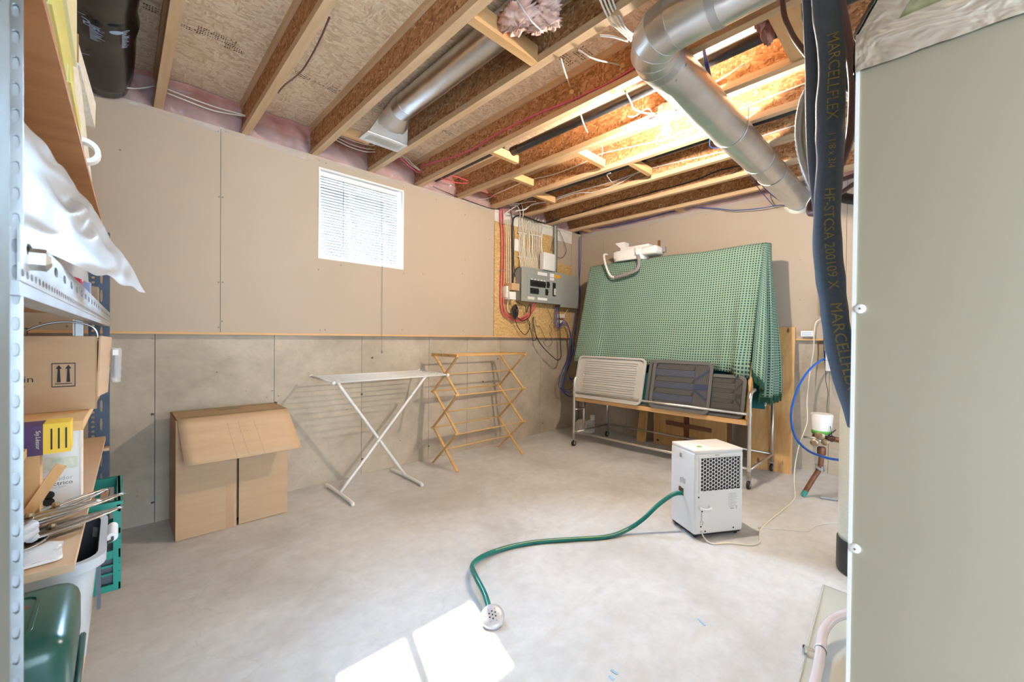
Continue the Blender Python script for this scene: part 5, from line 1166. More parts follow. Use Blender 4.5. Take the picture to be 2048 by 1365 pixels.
MB().lathe([(.020, -.014), (.030, -.014), (.030, .014), (.020, .014), (.020, -.014)], (SF(1.44)-.004, 1.46, zb+.0305), 20, Matrix.Rotation(PI/2, 3, 'X'), cap=False).build('roll', 'paper', o, 'auto')
# milky plastic sheet on the middle shelf
A_, B_, C_, D_ = onY(30, 215, .80), onY(186, 415, 1.62), onY(291, 587, 1.50), onY(40, 484, .80)
L = lump(55)
def psheet(u, v):
    p = A_.lerp(B_, u).lerp(D_.lerp(C_, u), v)
    k = math.sin(PI*u)*.6+.2; return p + V((.010*L(u*1.3, v*1.7)*k, .04*L(v*1.4+1, u*1.7)*k, .018*L(u*1.8+2, v*1.2)*k+.016*abs(math.sin(5*u+3.5*v))*math.sin(PI*v)-.010*abs(math.sin(9*u-4*v))*math.sin(PI*v)))
ps = thing('plastic_sheet', D_.lerp(C_, .3), 'crumpled milky plastic sheet sticking out from the middle shelf', 'plastic sheet')
MB().grid(psheet, 30, 24).build('sheet', 'plastic_sheet', ps, True)
E_ = onY(205, 566, 1.75)
def psheet2(u, v):
    p = D_.lerp(B_, u*.9).lerp(D_.lerp(E_, u), v); return p + V((-.03-.012*L(u*.9, v*.6), .02*L(u*.6, v*.9), .010*L(u*1.2, v*.7)))
MB().grid(psheet2, 20, 12).build('lower_fold', 'plastic_sheet', ps, True)
# books behind the beam
def bx(nm, lo, hi, m, label, cat, r=.003): return tag(MB().rbox(lo, hi, r, 1).build(nm, m), label, cat)
bx('book', (-.24, 2.20, 1.288), (SF(2.25)-.055, 2.27, 1.395), 'redbook', 'crimson book standing on the middle shelf under the plastic sheet', 'book')
bx('book', (-.24, 2.30, 1.288), (SF(2.35)-.035, 2.36, 1.385), 'bluebook', 'pale blue book beside the crimson one on the middle shelf', 'book')
bx('book', (-.24, 2.42, 1.288), (SF(2.45)-.018, 2.50, 1.378), 'brownbook', 'tan book at the navy post end of the middle shelf', 'book')
# printed carton with two arrows
pc_ = thing('carton', (-.22, 1.95, .95), 'brown carton printed with two upward arrows on the shelf', 'box')
cx0, cx1, cz0, cz1 = -.42, -.050, .951, 1.174
MB().box((cx0, 1.80, cz0), (cx1, 1.804, cz1)).build('front_panel', 'card', pc_); MB().box((cx0, 1.804, cz0), (cx0+.004, 2.10, cz1)).box((cx0, 2.096, cz0), (cx1, 2.10, cz1)).box((cx0, 1.804, cz0), (cx1, 2.10, cz0+.004)).box((cx1-.004, 1.804, cz0), (cx1, 2.10, cz1-.002)).build('body', 'card', pc_)
MB().hexa([(cx1+.001, 1.815, cz0+.035), (cx1+.005, 1.815, cz0+.035), (cx1+.024, 2.09, cz0+.02), (cx1+.020, 2.09, cz0+.02)], [(cx1+.008, 1.812, cz1+.002), (cx1+.012, 1.812, cz1+.002), (cx1+.034, 2.09, cz1-.004), (cx1+.030, 2.09, cz1-.004)]).build('side_flap', 'card_tan', pc_)
MB().box((cx1-.0005, 1.7995, cz0), (cx1+.003, 1.812, cz1)).build('corrugated_edge', 'card_in', pc_)
fm = frame((0, 1.7992, 0), (1, 0, 0), (0, 0, 1))
pA, pB = onY(103, 727, 1.80), onY(151, 773, 1.80); cx, cz, hw_, hh_ = (pA.x+pB.x)/2, (pA.z+pB.z)/2, (pB.x-pA.x)/2, (pA.z-pB.z)/2
b = MB(); sq = lambda k: [(cx+hw_*k, cz-hh_*k), (cx+hw_*k, cz+hh_*k), (cx-hw_*k, cz+hh_*k), (cx-hw_*k, cz-hh_*k)]
b.ring(sq(1), sq(.93), .0004, fm)
for s_ in (-.40, .40):
    ax2 = cx+hw_*s_; b.prism([(ax2-hw_*.16, cz-hh_*.60), (ax2+hw_*.16, cz-hh_*.60), (ax2+hw_*.09, cz+hh_*.52), (ax2+hw_*.26, cz+hh_*.52), (ax2, cz+hh_*.84), (ax2-hw_*.26, cz+hh_*.52), (ax2-hw_*.09, cz+hh_*.52)], .0004, fm)
b.prism([(cx-hw_*.72, cz-hh_*.76), (cx+hw_*.72, cz-hh_*.76), (cx+hw_*.72, cz-hh_*.70), (cx-hw_*.72, cz-hh_*.70)], .0004, fm); b.build('arrow_symbol', 'ink', pc_)
tpos = onY(57, 760, 1.80); text('print', 'in', .026, frame((tpos.x, 1.7992, tpos.z), (1, 0, 0), (0, 0, 1)), 'ink', pc_, 1.15); tpos = onY(48, 774, 1.80); text('print', 'o', .010, frame((tpos.x, 1.7992, tpos.z), (1, 0, 0), (0, 0, 1)), 'ink', pc_)
cable('wire_handle', [onY(40, 668, 1.95), onY(75, 653, 1.95), onY(115, 645, 1.95), onY(150, 645, 1.95), onY(180, 652, 1.95), onY(192, 663, 1.95), onY(196, 678, 1.95)], .0032, 'galv', 'arched wire bail rising out of the arrow-printed carton', 'handle')
bx('wood_offcut', (-.29, 1.86, 1.172), (-.20, 1.92, 1.198), 'pine', 'pine offcut lying on top of the arrow-printed carton', 'lumber'); bx('dark_gap_block', (-.50, 2.0, 1.174), (-.215, 2.09, 1.20), 'black', 'flat black block painting in the dark gap behind the arrow-printed carton', 'case')  # the black block stands in for the dark void behind the carton
wp = thing('wrapped_pack', (0, 2.0, .99), 'clear plastic bag of dark hardware hanging beside the arrow-printed carton', 'bag')
MB().rbox((-.014, 2.10, 1.02), (.000, 2.16, 1.10), .004, 2).build('contents', 'bin_in', wp); L = lump(12)
MB().grid(lambda u, v: V((-.006+(.016+.004*L(v*9, u))*math.cos(2*PI*u), 2.13+.045*math.sin(2*PI*u), 1.005+.125*v)), 16, 10).build('film', 'clear_bag', wp, True); MB().box((-.014, 2.07, 1.105), (.001, 2.16, 1.125)).build('header_card', 'paper', wp)
# tin, stand, appliance carton on the lower shelf
yt = thing('coffee_tin', (-.12, 1.50, .875), 'yellow and purple printed carton under the pine shelf', 'carton')
p, q = onY(60, 852, 1.48), onY(141, 903, 1.48); pm_ = onY(86, 860, 1.48).x
MB().box((pm_, 1.48, q.z), (q.x, 1.56, p.z)).build('yellow_side', 'yellow_label', yt); MB().box((p.x-.03, 1.48, q.z-.001), (pm_, 1.56, p.z-.002)).build('purple_side', 'purple_box', yt)
b = MB()
for k in range(3): b.box((pm_+.012+k*.012, 1.4794, q.z+.01), (pm_+.015+k*.012, 1.48, p.z-.012))
b.build('print_line', 'ink', yt); text('print', 'Sıy.Léssor', .011, frame((pm_-.008, 1.4793, (p.z+q.z)/2), (0, 0, -1), (1, 0, 0)), 'pale_yellow', yt)
ws = thing('wooden_stand', (-.14, 1.46, .72), 'small raw pine easel-like stand on the lower shelf', 'stand')
zq = q.z-.002
MB().box((-.22, 1.49, .72), (-.135, 1.545, zq)).build('block', 'pine_z', ws); MB().bar((-.165, 1.47, .735), (-.100, 1.485, .86), .02, .018, (0, 1, 0)).build('diagonal_brace', 'pine_z', ws); MB().box((-.185, 1.40, .721), (-.165, 1.46, .90)).build('upright', 'pine_z', ws); MB().box((-.185, 1.385, .90), (-.150, 1.44, .918)).build('cap', 'pine_y', ws)
ac = thing('appliance_carton', (-.10, 1.68, .72), 'white appliance carton with food picture and Spanish print on the lower shelf', 'carton')
p, q = onY(92, 868, 1.62), onY(158, 990, 1.62); MB().box((p.x-.04, 1.62, .721), (q.x, 1.72, .92)).build('carton', 'paper', ac); MB().box((q.x, 1.6195, .721), (q.x+.004, 1.72, .918)).build('side_panel', 'offwhite', ac)
tm_ = frame((q.x-.038, 1.6192, .795), (1, 0, 0), (0, 0, 1)); text('print', 'Llenador', .015, tm_, 'paper_print', ac); text('print', 'eléctrico', .015, frame((q.x-.038, 1.6192, .782), (1, 0, 0), (0, 0, 1)), 'ink', ac); text('print', 'recargable', .007, frame((q.x-.038, 1.6192, .773), (1, 0, 0), (0, 0, 1)), 'paper_print', ac)
b = MB()
for (x, z) in ((-.055, .755), (-.055, .737)): b.lathe([(.011, 0), (.011, .0005)], (q.x+x, 1.6192, z), 14, Matrix.Rotation(PI/2, 3, 'X'))
b.build('round_picture', 'ink', ac)
MB().prism([(q.x-.07, .815), (q.x-.002, .820), (q.x-.002, .850), (q.x-.06, .855)], .0004, fm @ Matrix.Translation((0, 0, -1.6193+1.7992+0))).build('food_picture', noisy('food_print', (.55, .62, .50), (.82, .80, .66), 60, .6), ac)
MB().box((q.x-.03, 1.63, .92), (q.x-.005, 1.70, .9235)).build('teal_tab', 'crate', ac)
# tongs, lids, coil, papers on the lower shelf
def tongs(k, a, c, z, label):
    t = thing('kitchen_tongs', (a[0], a[1], z), label, 'tongs', 'steel utensils on the lower shelf'); a, c = V((a[0], a[1], z)), V((c[0], c[1], z+.006)); d = (c-a); s_ = V((-d.y, d.x, 0)).normalized()
    for sg in (-1, 1):
        pts = [a+s_*(.006*sg), a+d*.3+s_*(.014*sg), a+d*.7+s_*(.013*sg), c+s_*(.004*sg)]
        MB().tube(spline(pts, 5), [.015*(1-.6*abs(2*i/15-.6)) for i in range(16)], 8, flat=.4).build('arm', 'steel', t, True)
    MB().lathe([(.006, -.006), (.008, 0), (.006, .006)], a+d*.35+V((0, 0, .008)), 8).build('rivet', 'brass', t)
tongs(0, (-.17, 1.36), (.008, 1.44), .735, 'lowest steel tongs poking out past the lower shelf edge'); tongs(1, (-.18, 1.40), (.012, 1.50), .752, 'middle steel tongs poking out past the lower shelf edge'); tongs(2, (-.16, 1.47), (-.02, 1.60), .745, 'rear thin steel skewer-like tongs on the lower shelf'); tongs(3, (-.20, 1.37), (-.03, 1.42), .768, 'topmost steel tongs on the pile of utensils')
for i, (x, y, r) in enumerate(((-.17, 1.36, .06), (-.19, 1.40, .055))): tag(MB().lathe([(r*.2, 0), (r*.8, .004), (r, .010), (r*.96, .012), (r*.7, .006), (r*.1, .004)], (x, y, .7205+i*.013), 24).build('steel_lid', 'steel', None, True), ('lower', 'upper')[i]+' round steel lid under the utensils on the lower shelf', 'lid')
o = thing('tube_coil', (-.19, 1.30, .72), 'coil of thick grey tubing at the front of the lower shelf', 'tubing')
MB().tube([V((-.185+.055*math.cos(t), 1.315+.03*math.sin(t), .752+.012*t/6.28)) for t in [i*.3 for i in range(44)]], .011, 8).build('tube', 'bin_grey', o, True)
o = thing('paper_pack', (-.14, 1.33, .72), 'flat white packet in a clear sleeve on the lower shelf', 'packet')
m4 = frame((-.150, 1.305, .7215), (1, 0, 0), (.0, 1, .02)) ; MB().prism(rrect(.13, .10, .012, 3, 0, .0), .006, frame((-.150, 1.275, .722), (1, .1, 0), (-.1, 1, 0))).build('card', 'paper', o)
b = MB(); rr = random.Random(6)
for k in range(7): b.box((-.195, 1.242+k*.008, .7284), (-.195+rr.uniform(.03, .08), 1.245+k*.008, .7287))
b.build('print', 'paper_print', o)['kind'] = 'stuff'; L = lump(17)
MB().grid(lambda u, v: (-.22+.135*u, 1.222+.10*v, .731+.006*L(u*14, v*14)), 12, 10).build('sleeve', 'clear_bag', o, True)
o = thing('clear_bag', (-.17, 1.31, .72), 'clear bag with pink and blue bits at the near end of the lower shelf', 'bag'); L = lump(44)
MB().grid(lambda u, v: (-.24+.11*u, 1.205+.012*v, .722+.045*math.sin(PI*u)*v+.006*L(u*9, v*9)), 12, 8).build('film', 'clear_bag', o, True); MB().box((-.205, 1.208, .722), (-.180, 1.217, .736)).build('pink_bit', 'cable_pink', o); MB().box((-.235, 1.208, .722), (-.215, 1.217, .732)).build('blue_bit', 'bluebook', o)
# bottom shelf: tin box, bin, crate
SH = .385
tb = thing('tin_box', (-.17, 1.07, SH), 'dark green metal tin box with a rounded lid on the bottom shelf', 'box')
MB().rbox((-.33, .955, SH+.001), (-.056, 1.185, SH+.215), .03, 4).build('body', 'tin_green', tb, 'auto'); MB().rbox((-.334, .951, SH+.195), (-.052, 1.189, SH+.316), .030, 4).build('lid', 'tin_green', tb, 'auto')
MB().tube([(-.334, .948, SH+.202), (-.076, .948, SH+.202), (-.054, .962, SH+.202), (-.0495, .985, SH+.202), (-.0495, 1.165, SH+.202)], .005, 6).build('seam_rim', 'tin_green', tb, True)
MB().ring(rrect(.20, .15, .02, 4, -.20, 1.07), rrect(.19, .14, .018, 4, -.20, 1.07), .003, Matrix.Translation((0, 0, SH+.3152))).build('embossed_ridge', 'tin_green', tb, 'auto')
b = MB()
for (x, y) in ((-.14, 1.04), (-.13, 1.08), (-.15, 1.02), (-.12, 1.10)): b.lathe([(.009, 0), (.009, .0004)], (x, y, SH+.3163), 7)
b.build('rust_patch', 'copper', tb)['kind'] = 'stuff'
bn2 = thing('storage_bin', (-.12, 1.52, SH), 'light grey plastic bin with a white handle on the bottom shelf', 'bin')
def rr3(x0, x1, y0, y1, z, r): return [(x, y, z) for (x, y) in rrect(x1-x0, y1-y0, r, 4, (x0+x1)/2, (y0+y1)/2)]
b = MB(); layers = [rr3(-.28, -.056, 1.40, 1.66, SH+.002, .05), rr3(-.30, -.036, 1.36, 1.68, SH+.245, .05), rr3(-.312, -.020, 1.345, 1.695, SH+.25, .05), rr3(-.312, -.020, 1.345, 1.695, SH+.272, .05), rr3(-.298, -.034, 1.36, 1.68, SH+.272, .045)]
n = len(layers[0])
for l in layers: b.v += [V(p) for p in l]
for r in range(4):
    for i in range(n): j = (i+1) % n; b.f.append((r*n+i, r*n+j, (r+1)*n+j, (r+1)*n+i)); b.mi.append(0)
b.f.append(tuple(reversed(range(n)))); b.mi.append(0); b.build('shell', 'bin_grey', bn2, 'auto')
b = MB(); la, lb2 = rr3(-.298, -.034, 1.36, 1.68, SH+.271, .045), rr3(-.276, -.060, 1.405, 1.655, SH+.01, .04)
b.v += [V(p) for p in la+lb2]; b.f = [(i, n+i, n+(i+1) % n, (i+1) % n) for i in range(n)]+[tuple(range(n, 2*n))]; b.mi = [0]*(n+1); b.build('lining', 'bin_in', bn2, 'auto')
MB().cyl((-.010, 1.50, SH+.262), (-.010, 1.585, SH+.262), .011, 12).build('handle_grip', 'white', bn2, 'auto'); MB().tube([(-.02, 1.47, SH+.262), (-.010, 1.48, SH+.262), (-.010, 1.605, SH+.262), (-.02, 1.615, SH+.262)], .003, 6).build('bail', 'black', bn2)
MB().box((-.037, 1.42, SH+.12), (-.030, 1.436, SH+.235)).build('dark_slot', 'bin_in', bn2)
# milk crate
mc = thing('milk_crate', (-.14, 1.90, SH), 'teal green plastic milk crate on the bottom shelf by the wall', 'crate')
kx0, kx1, ky0, ky1, kz0, kz1 = -.30, .006, 1.76, 2.07, SH+.002, SH+.278
for (z0, z1) in ((kz1-.035, kz1), (kz0, kz0+.02), (kz0+.10, kz0+.125), (kz0+.175, kz0+.190)):
    b = MB().box((kx0, ky0, z0), (kx1, ky0+.008, z1)).box((kx0, ky1-.008, z0), (kx1, ky1, z1)).box((kx0, ky0, z0), (kx0+.008, ky1, z1)).box((kx1-.008, ky0, z0), (kx1, ky1, z1)); b.build('band', 'crate', mc)
MB().box((kx0-.006, ky0-.006, kz1-.010), (kx1+.006, ky0+.006, kz1)).box((kx0-.006, ky1-.006, kz1-.010), (kx1+.006, ky1+.006, kz1)).box((kx1-.006, ky0+.006, kz1-.010), (kx1+.006, ky1-.006, kz1)).box((kx0-.006, ky0+.006, kz1-.010), (kx0+.006, ky1-.006, kz1)).build('top_rim', 'crate', mc)
for k in range(7):
    f = k/6; x = kx0+.01+(kx1-kx0-.02)*f; y = ky0+.01+(ky1-ky0-.02)*f
    for (px, py) in ((x, ky0+.004), (x, ky1-.004), (kx0+.004, y), (kx1-.004, y)): MB().box((px-.006, py-.006, kz0), (px+.006, py+.006, kz1-.03)).build('rib', 'crate', mc)
for z in (.05, .075, .15): MB().box((kx1-.010, ky0, kz0+z), (kx1-.002, ky1, kz0+z+.006)).box((kx0, ky0+.002, kz0+z), (kx1, ky0+.008, kz0+z+.006)).build('thin_band', 'crate', mc)
MB().box((kx0+.008, ky0+.008, kz0), (kx1-.008, ky1-.008, kz0+.006)).build('base', 'crate', mc)
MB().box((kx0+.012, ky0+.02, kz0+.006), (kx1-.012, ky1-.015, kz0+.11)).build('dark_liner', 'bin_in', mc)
MB().box((kx1-.02, ky0+.002, kz0-.002), (kx1-.006, ky0+.016, kz0+.006)).build('corner_foot', 'stain', mc)
# ------------------------------------------------------------------ furnace cabinet at the right
CX, CY = .90, .100
fu = thing('air_handler', (1.25, -.28, 0), 'tall beige steel furnace cabinet filling the right edge', 'furnace')
zc = 1.640
MB().rbox((CX, -.68, .03), (1.55, CY, zc), .004, 2).build('cabinet', 'cabinet', fu, 'auto')
MB().box((CX-.0015, CY-.0035, .03), (CX+.01, CY+.0015, zc)).build('edge_fold', 'white_enamel', fu)
MB().box((.93, -.65, 0), (1.52, CY-.03, .03)).build('base_rail', 'galv_dull', fu)
for (px, py) in ((1720, 618), (1710, 1097)):
    p = onX(px, py, CX); MB().lathe([(.0078, 0), (.0078, .002), (.0060, .0042), (.002, .005)], p, 14, Matrix.Rotation(-PI/2, 3, 'Y')).build('screw_head', 'white', fu, 'auto'); MB().lathe([(.0018, .0048), (.0018, .0053)], p, 6, Matrix.Rotation(-PI/2, 3, 'Y')).build('screw_slot', 'stain', fu)
# tapered fibreboard plenum with foil tape
pl = thing('plenum', (1.2, -.28, zc), 'olive fibreboard plenum sealed with shiny foil tape above the furnace cabinet', 'plenum')
M['ductboard'] = noisy('olive_fibreboard', (.20, .185, .09), (.34, .31, .17), 60, .95)
def plen(k, z): return z
b0 = [(CX+.001, -.66, zc+.001), (1.53, -.66, zc+.001), (1.53, CY-.001, zc+.001), (CX+.001, CY-.001, zc+.001)]; b1 = [(CX+.001, -.66, zc+.06), (1.53, -.66, zc+.06), (1.53, CY-.001, zc+.06), (CX+.001, CY-.001, zc+.06)]
t1 = [(CX+.03, -.60, 2.35), (1.42, -.60, 2.35), (1.42, CY-.34, 2.35), (CX+.03, CY-.34, 2.35)]
MB().hexa([b0[0], b0[1], b0[2], b0[3]], [b1[0], b1[1], b1[2], b1[3]]).build('collar', 'ductboard', pl); MB().hexa(b1, t1).build('duct_board', 'ductboard', pl)
# foil strips: front band with wrinkles, side band, corner strip
L = lump(61)
MB().grid(lambda u, v: (CX-.003-.0022*(1+L(u*30, v*9)), CY+.002-.78*u, zc-.004+.062*v+.0006*math.sin(70*u)), 70, 8).build('tape_band', 'foil', pl, True)
MB().grid(lambda u, v: (CX-.003+.62*u, CY+.003+.0022*(1+L(u*30, v*9)), zc-.004+.062*v), 40, 6).build('tape_band', 'foil', pl, True)
def edge_pt(s): return V(b1[3]).lerp(V(t1[3]), s)
L2 = lump(62)
MB().grid(lambda u, v: edge_pt(u*.7-.004)+V((-.004-.002*L2(u*20, v*6), -.050*v-.001, .0)) , 30, 6).build('tape_corner', 'foil', pl, True)
MB().grid(lambda u, v: edge_pt(u*.7-.004)+V((-.004+.07*v, .004+.002*L2(u*20, v*6), .0)), 30, 6).build('tape_corner', 'foil', pl, True)
# black wrapped duct behind the plenum
o = thing('flexible_duct', (1.75, .0, 2.3), 'black plastic-wrapped duct behind the foil-taped plenum at top right', 'duct')
L = lump(5); MB().grid(lambda u, v: V((1.66, .13, 2.02))+V((.5*v, .0, .42*v))*1.0+V((.10*math.cos(2*PI*u)*(1+.05*L(u*9, v*12)), .10*math.sin(2*PI*u)*(1+.05*L(u*9, v*12)), -.06*math.cos(2*PI*u))), 24, 16).build('sleeve', 'flexduct', o, True)
MB().tube([V((1.66, .13, 2.02))+V((.104*math.cos(t), .104*math.sin(t), -.062*math.cos(t))) for t in [i*2*PI/28 for i in range(29)]], .012, 8).build('taped_rim', 'foil', o, True)

# ------------------------------------------------------------------ insulated pipes in front of the cabinet side
def wrap_text(body, size, path, s0, r, ang, material, parent, sx=1.0):
    """print along a tube: text x -> along the path, text y -> around it"""
    vs, fs = text_mesh(body, size); P = [V(p) for p in path]; S = [0]
    for a, c in zip(P, P[1:]): S.append(S[-1]+(c-a).length)
    out = []
    for p in vs:
        s = max(0, min(S[-1]-1e-4, s0+p.x*sx)); k = max(i for i in range(len(S)) if S[i] <= s); k = min(k, len(P)-2)
        f = (s-S[k])/(S[k+1]-S[k]); c = P[k].lerp(P[k+1], f); d = (P[min(k+2, len(P)-1)]-P[max(k-1, 0)]).normalized()
        tc = V((0, 0, CAMH))-c; tc.normalize(); e1 = V((-.985, .10, .1)); e1 = (e1-d*e1.dot(d)).normalized(); e2 = d.cross(e1)
        th = ang + p.y/r; out.append(c+(e1*math.cos(th)-e2*math.sin(th))*(r+.0006))
    MB().add(out, fs).build('print', material, parent)
PXp = 1.16
ip = thing('insulated_pipe', onX(1656, 420, PXp), 'thick blue-black foam-insulated pipe hanging beside the furnace cabinet', 'pipe')
path = spline([onX(1650, -60, PXp), onX(1652, 0, PXp), onX(1658, 61, PXp), onX(1664, 123, PXp), onX(1661, 200, PXp), onX(1660, 261, PXp), onX(1660, 323, PXp), onX(1654, 420, PXp), onX(1655, 500, PXp), onX(1661, 560, PXp), onX(1667, 609, PXp), onX(1673, 659, PXp), onX(1687, 725, PXp+.02), onX(1703, 784, PXp+.04), onX(1722, 850, PXp+.06)], 8)
rr = random.Random(11); rad = [.0262+.0012*math.sin(i*.21)+.0006*math.sin(i*.63) for i in range(len(path))]
MB().tube(path, rad, 24).build('foam_sleeve', 'foam', ip, True)
wrap_text('MARCELLFLEX', .030, path, .262, .0285, .35, 'yellow_ink', ip, 1.0)
wrap_text('1 1/8 x 3/4', .018, path, .425, .0285, .35, 'yellow_ink', ip); wrap_text('HF-STCSA 200109 X', .026, path, .62, .0285, .35, 'yellow_ink', ip); wrap_text('MARCELLFLEX', .030, path, .86, .0285, .35, 'yellow_ink', ip); wrap_text('1 1/8 x 3/4', .018, path, 1.02, .0285, .35, 'yellow_ink', ip); wrap_text('HF-STCSA 200109', .024, path, 1.16, .0285, .35, 'yellow_ink', ip)
for z in (.33,): pass
p2 = spline([onX(1618, -60, PXp+.05), onX(1621, 0, PXp+.05), onX(1624, 70, PXp+.05), onX(1627, 140, PXp+.05), onX(1627, 200, PXp+.05), onX(1630, 300, PXp+.05), onX(1638, 380, PXp+.05), onX(1647, 450, PXp+.06), onX(1652, 520, PXp+.06), onX(1660, 600, PXp+.06), onX(1672, 680, PXp+.07), onX(1694, 760, PXp+.09), onX(1720, 820, PXp+.1)], 6)
tag(MB().tube(p2, .017, 16).build('insulated_pipe', 'foam', None, True), 'thinner blue-black insulated pipe left of the printed one', 'pipe')
p3 = spline([onX(1618, 180, PXp+.1), onX(1608, 205, PXp+.1), onX(1601, 245, PXp+.1), onX(1602, 290, PXp+.1), onX(1612, 335, PXp+.1), onX(1626, 369, PXp+.1), onX(1640, 395, PXp+.1)], 10)
tag(MB().tube(p3, [.0125 if i % 2 else .0112 for i in range(len(p3))], 12).build('flexible_conduit', 'galv_dull', None, True), 'ribbed flexible metal conduit bowing out left of the insulated pipes', 'conduit')
cable('cable', [onX(1562, -30, 1.6), onX(1565, 0, 1.6), onX(1569, 31, 1.58), onX(1578, 55, 1.55), onX(1591, 80, 1.5), onX(1617, 114, 1.45), onX(1640, 140, 1.42)], .008, 'cable_brown', 'brown cable curving from the ceiling to the insulated pipes', n=8)
cable('cable', [onX(1682, -10, 1.3), onX(1684, 15, 1.3), onX(1693, 60, 1.3), onX(1699, 101, 1.3), onX(1706, 172, 1.3), onX(1702, 261, 1.3), onX(1690, 310, 1.3), onX(1672, 345, 1.3)], .0095, 'purple', 'mauve-brown cable bowing beside the furnace edge', n=8)
cable('cable', [onX(1660, 366, 1.35), onX(1682, 360, 1.35), onX(1712, 350, 1.35), onX(1790, 325, 1.35)], .006, 'purple', 'upper mauve cable passing behind the furnace edge')
cable('cable', [onX(1660, 398, 1.35), onX(1682, 386, 1.35), onX(1712, 366, 1.35), onX(1790, 330, 1.35)], .006, 'purple', 'lower mauve cable passing behind the furnace edge')
cable('cable', [onX(1660, 372, 1.5), onX(1684, 394, 1.5), onX(1712, 400, 1.5), onX(1735, 402, 1.5)], .014, 'cable_black', 'short thick black hose running behind the furnace edge', 'hose', n=10)
cable('cable', [onX(1652, 380, 1.24), onX(1630, 396, 1.26), onX(1619, 413, 1.26), onX(1622, 427, 1.25), onX(1642, 424, 1.22), onX(1655, 415, 1.20)], .008, 'purple', 'small mauve cable loop left of the insulated pipe', n=8)

# ------------------------------------------------------------------ water treatment corner
TX, TY = 2.735, .228
tk = thing('softener_tank', (TX, TY, 0), 'pale fibreglass pressure tank in a black boot behind the furnace', 'tank')
MB().lathe([(.118, .0), (.127, .004), (.129, .02), (.128, .165), (.126, .170)], (TX, TY, 0), 40).build('boot', 'boot', tk, 'auto')
MB().lathe([(.122, .168), (.123, .20), (.1235, .60), (.123, .80), (.118, .85), (.105, .90), (.080, .935), (.05, .955), (.04, .97)], (TX, TY, 0), 40).build('tank', 'tankfrp', tk, True)
MB().lathe([(.045, .96), (.05, .97), (.05, 1.06), (.03, 1.08)], (TX, TY, 0), 20).build('valve_head', 'black', tk, 'auto')
# valve cluster on copper pipe
KX = 3.80
vc = thing('valve_assembly', onZ(1608, 993), 'copper drain pipe with brass valves and a white cup by the concrete wall', 'valve')
e0 = onZ(1606, 992, .005); j1 = onX(1640, 935, KX); j2 = onX(1643, 905, KX); j3 = onX(1645, 872, KX)
MB().tube([e0, e0.lerp(j1, .17)], .019, 14).build('corroded_end', 'verdigris', vc, 'auto')
MB().tube([e0.lerp(j1, .165)] + spline([e0.lerp(j1, .6), j1, j2], 5), .0175, 14).build('drain_pipe', 'copper', vc, 'auto')
m_ = j1.lerp(e0, .02)
MB().lathe([(.034, -.008), (.036, 0), (.034, .008)], m_, 16, Matrix.Rotation(.5, 3, 'X')).build('union_flange', 'galv_dull', vc, 'auto')
for a in range(4): th_ = a*PI/2+.6; MB().cyl(m_+V((.032*math.cos(th_), .032*math.sin(th_), -.018)), m_+V((.032*math.cos(th_), .032*math.sin(th_), .018)), .006, 6).build('bolt', 'galv', vc)
MB().lathe([(.024, 0), (.028, .01), (.028, .05), (.022, .06)], j2+V((0, 0, -.02)), 16).build('tee_body', 'copper', vc, 'auto')
MB().tube([onX(1626, 868, KX), onX(1650, 875, KX), onX(1692, 884, KX), onX(1735, 893, KX), onX(1735, 893, KX)+V((.04, -.04, 0)), V((XC+.02, onX(1735, 893, KX).y-.05, onX(1735, 893, KX).z))], .019, 14).build('branch_pipe', 'copper', vc, 'auto')
c0 = onX(1645, 858, KX)
MB().rbox(c0-V((.03, .03, .03)), c0+V((.03, .03, .03)), .01, 2).build('valve_body', 'black', vc, 'auto')
for (px, py, r) in ((1640, 872, .032), (1629, 886, .028), (1650, 885, .024)):
    p = onX(px, py, KX-.05); MB().lathe([(r*.7, -.012), (r, -.006), (r, .006), (r*.8, .012), (r*.4, .014)], p, 16, Matrix.Rotation(-PI/2, 3, 'Y')).build('brass_cap', 'brass', vc, 'auto')
p = onX(1633, 878, KX-.05); MB().tube([p+V((0, .08, .0)), p, p+V((0, -.05, -.02))], .007, 8).build('lever', 'galv', vc, True)
MB().tube(spline([onX(1672, 860, KX-.03), onX(1662, 868, KX-.04), onX(1655, 876, KX-.04), onX(1664, 884, KX-.04), onX(1670, 876, KX-.04), onX(1662, 872, KX-.04)], 4), .004, 6).build('wire_tangle', 'cable_black', vc, True)
pw = onX(1643, 868, KX); MB().lathe([(.058, .0), (.061, .01), (.070, .140), (.067, .145)], (pw.x, pw.y-.0, pw.z), 24).build('cup', 'white', vc, 'auto')
MB().lathe([(.0615, .004), (.063, .028)], (pw.x, pw.y, pw.z), 24, cap=False).build('green_label', 'green_mark', vc, 'auto', solid=.001)
MB().lathe([(.069, .143), (.064, .151), (.02, .153)], (pw.x, pw.y, pw.z), 24).build('cup_lid', 'white', vc, 'auto')
cable('cable', [onX(1648, 655, 4.46), onX(1647, 690, 4.45), onX(1651, 740, 4.42), onX(1652, 765, 4.40), onX(1656, 785, 4.2), onX(1654, 820, 4.0), onX(1660, 850, 3.78), onX(1665, 876, 3.74)], .0022, 'cable_black', 'thin black wire hanging from the wall box to the valve assembly')
bt_ = thing('blue_tubing', onX(1582, 850, 4.0), 'bright blue plastic tube arcing from the wall box to the tank', 'tubing')
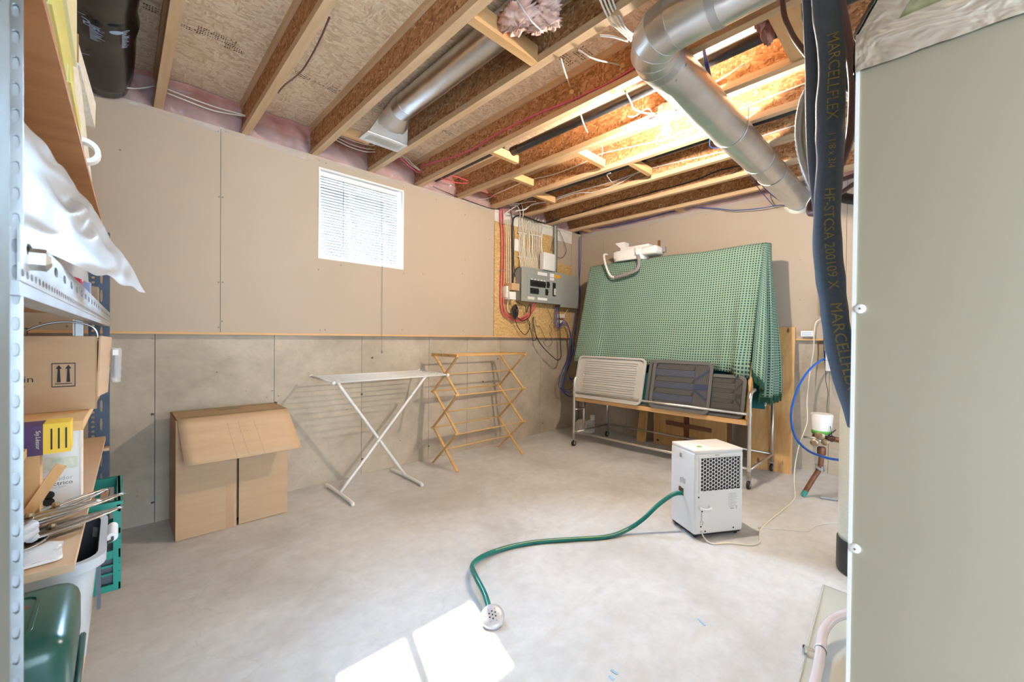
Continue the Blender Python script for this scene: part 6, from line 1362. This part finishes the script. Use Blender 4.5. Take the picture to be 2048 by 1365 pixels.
MB().tube(spline([onX(1656, 716, 4.46), onX(1645, 720, 4.42), onX(1622, 737, 4.36), bt_.location*0+onX(1600, 768, 4.25), onX(1585, 810, 4.1), onX(1583, 845, 3.95), onX(1592, 877, 3.8), onX(1615, 901, 3.6), onX(1645, 914, 3.4), onX(1672, 920, 3.25), onX(1700, 922, 3.1), V((2.98, .22, .50)), V((2.90, .20, .80)), V((2.80, .225, 1.0)), V((2.76, .228, 1.02))], 8), .0085, 10).build('tube', 'blue_tube', bt_, True)
p = onX(1651, 712, 4.46); MB().cyl(p+V((0, 0, -.045)), p+V((0, 0, .045)), .012, 10).build('fitting', 'blue_tube', bt_, 'auto')
a_, c_2 = onX(1652, 682, 4.42), onX(1720, 746, 4.42)
wb = thing('filter_box', (4.46, (a_.y+c_2.y)/2, c_2.z), 'white plastic box on the concrete wall behind the insulated pipe', 'box')
MB().rbox((4.40, c_2.y, c_2.z), (XC, a_.y, a_.z+.006), .008, 2).build('housing', 'white', wb, 'auto'); MB().box((4.398, c_2.y+.01, c_2.z+.09), (4.40, a_.y-.004, c_2.z+.094)).build('seam', 'paper_print', wb)
p = onX(1644, 610, 4.48); tag(MB().box((4.46, p.y-.06, p.z-.10), (XB, p.y+.012, p.z+.10)).build('outlet_cover', 'stain'), 'brown outlet plate on the drywall half behind the insulated pipe', 'outlet')
p = onX(1702, 676, 4.47); struct(MB().box((4.47, .30, p.z-.02), (XB, .52, p.z+.02)).build('trim_2', 'white'))

# clear pan and drain tube on the floor
pn2 = thing('drip_pan', (2.0, .20, 0), 'clear plastic sheet lying on the floor beside the furnace', 'sheet')
MB().hexa([(1.20, -.15, .001), (2.43, -.15, .001), (2.45, .365, .001), (1.20, .285, .001)], [(1.20, -.15, .004), (2.43, -.15, .004), (2.45, .365, .004), (1.20, .285, .004)]).build('sheet', 'plate', pn2)
MB().tube([(1.20, .285, .005), (2.45, .365, .005), (2.44, .20, .005)], .004, 6).build('edge', 'plate', pn2)
dt = thing('drain_tube', onZ(1640, 1290, .03), 'cloudy plastic drain tube held by a metal clamp on the clear sheet', 'tube')
pts = [onZ(1720, 1216, .10), onZ(1693, 1228, .09), onZ(1665, 1240, .08), onZ(1648, 1262, .065), onZ(1642, 1290, .05), onZ(1639, 1320, .045), onZ(1630, 1365, .045), onZ(1615, 1430, .045)]
MB().tube(spline(pts, 7), .0165, 14).build('tube', 'pvc_tube', dt, True)
MB().tube(spline([p+V((0, 0, -.002)) for p in pts], 7), .008, 8).build('inner_residue', noisy('pink_residue', (.52, .36, .34), (.62, .46, .44), 12, .6), dt, True)
cp = onZ(1642, 1300, .048); MB().tube([cp+V((-.004, .018*math.cos(t), .018*math.sin(t))) for t in [i*2*PI/16 for i in range(17)]], .003, 6).build('clamp_ring', 'galv', dt, True)
MB().box((cp.x-.008, cp.y+.016, .030), (cp.x+.006, cp.y+.055, .034)).box((cp.x-.008, cp.y+.05, .004), (cp.x+.006, cp.y+.055, .034)).build('clamp_foot', 'galv', dt)
cable('floor_pipe', [onZ(1640, 995, .012), onZ(1660, 998, .012), onZ(1700, 1003, .012)], .010, 'grey_pvc', 'thin grey pipe lying on the floor behind the tank', 'pipe', n=8)
cable('cable', [onZ(1516, 1056, .004), onZ(1560, 1059, .004), onZ(1612, 1063, .004), onZ(1628, 1054, .004), onZ(1650, 1048, .004), onZ(1690, 1046, .004)], .0028, 'cable_grey', 'thin grey cord lying on the floor between dehumidifier and tank')
for o in list(COL.objects):
    if '_o' in o: del o['_o']
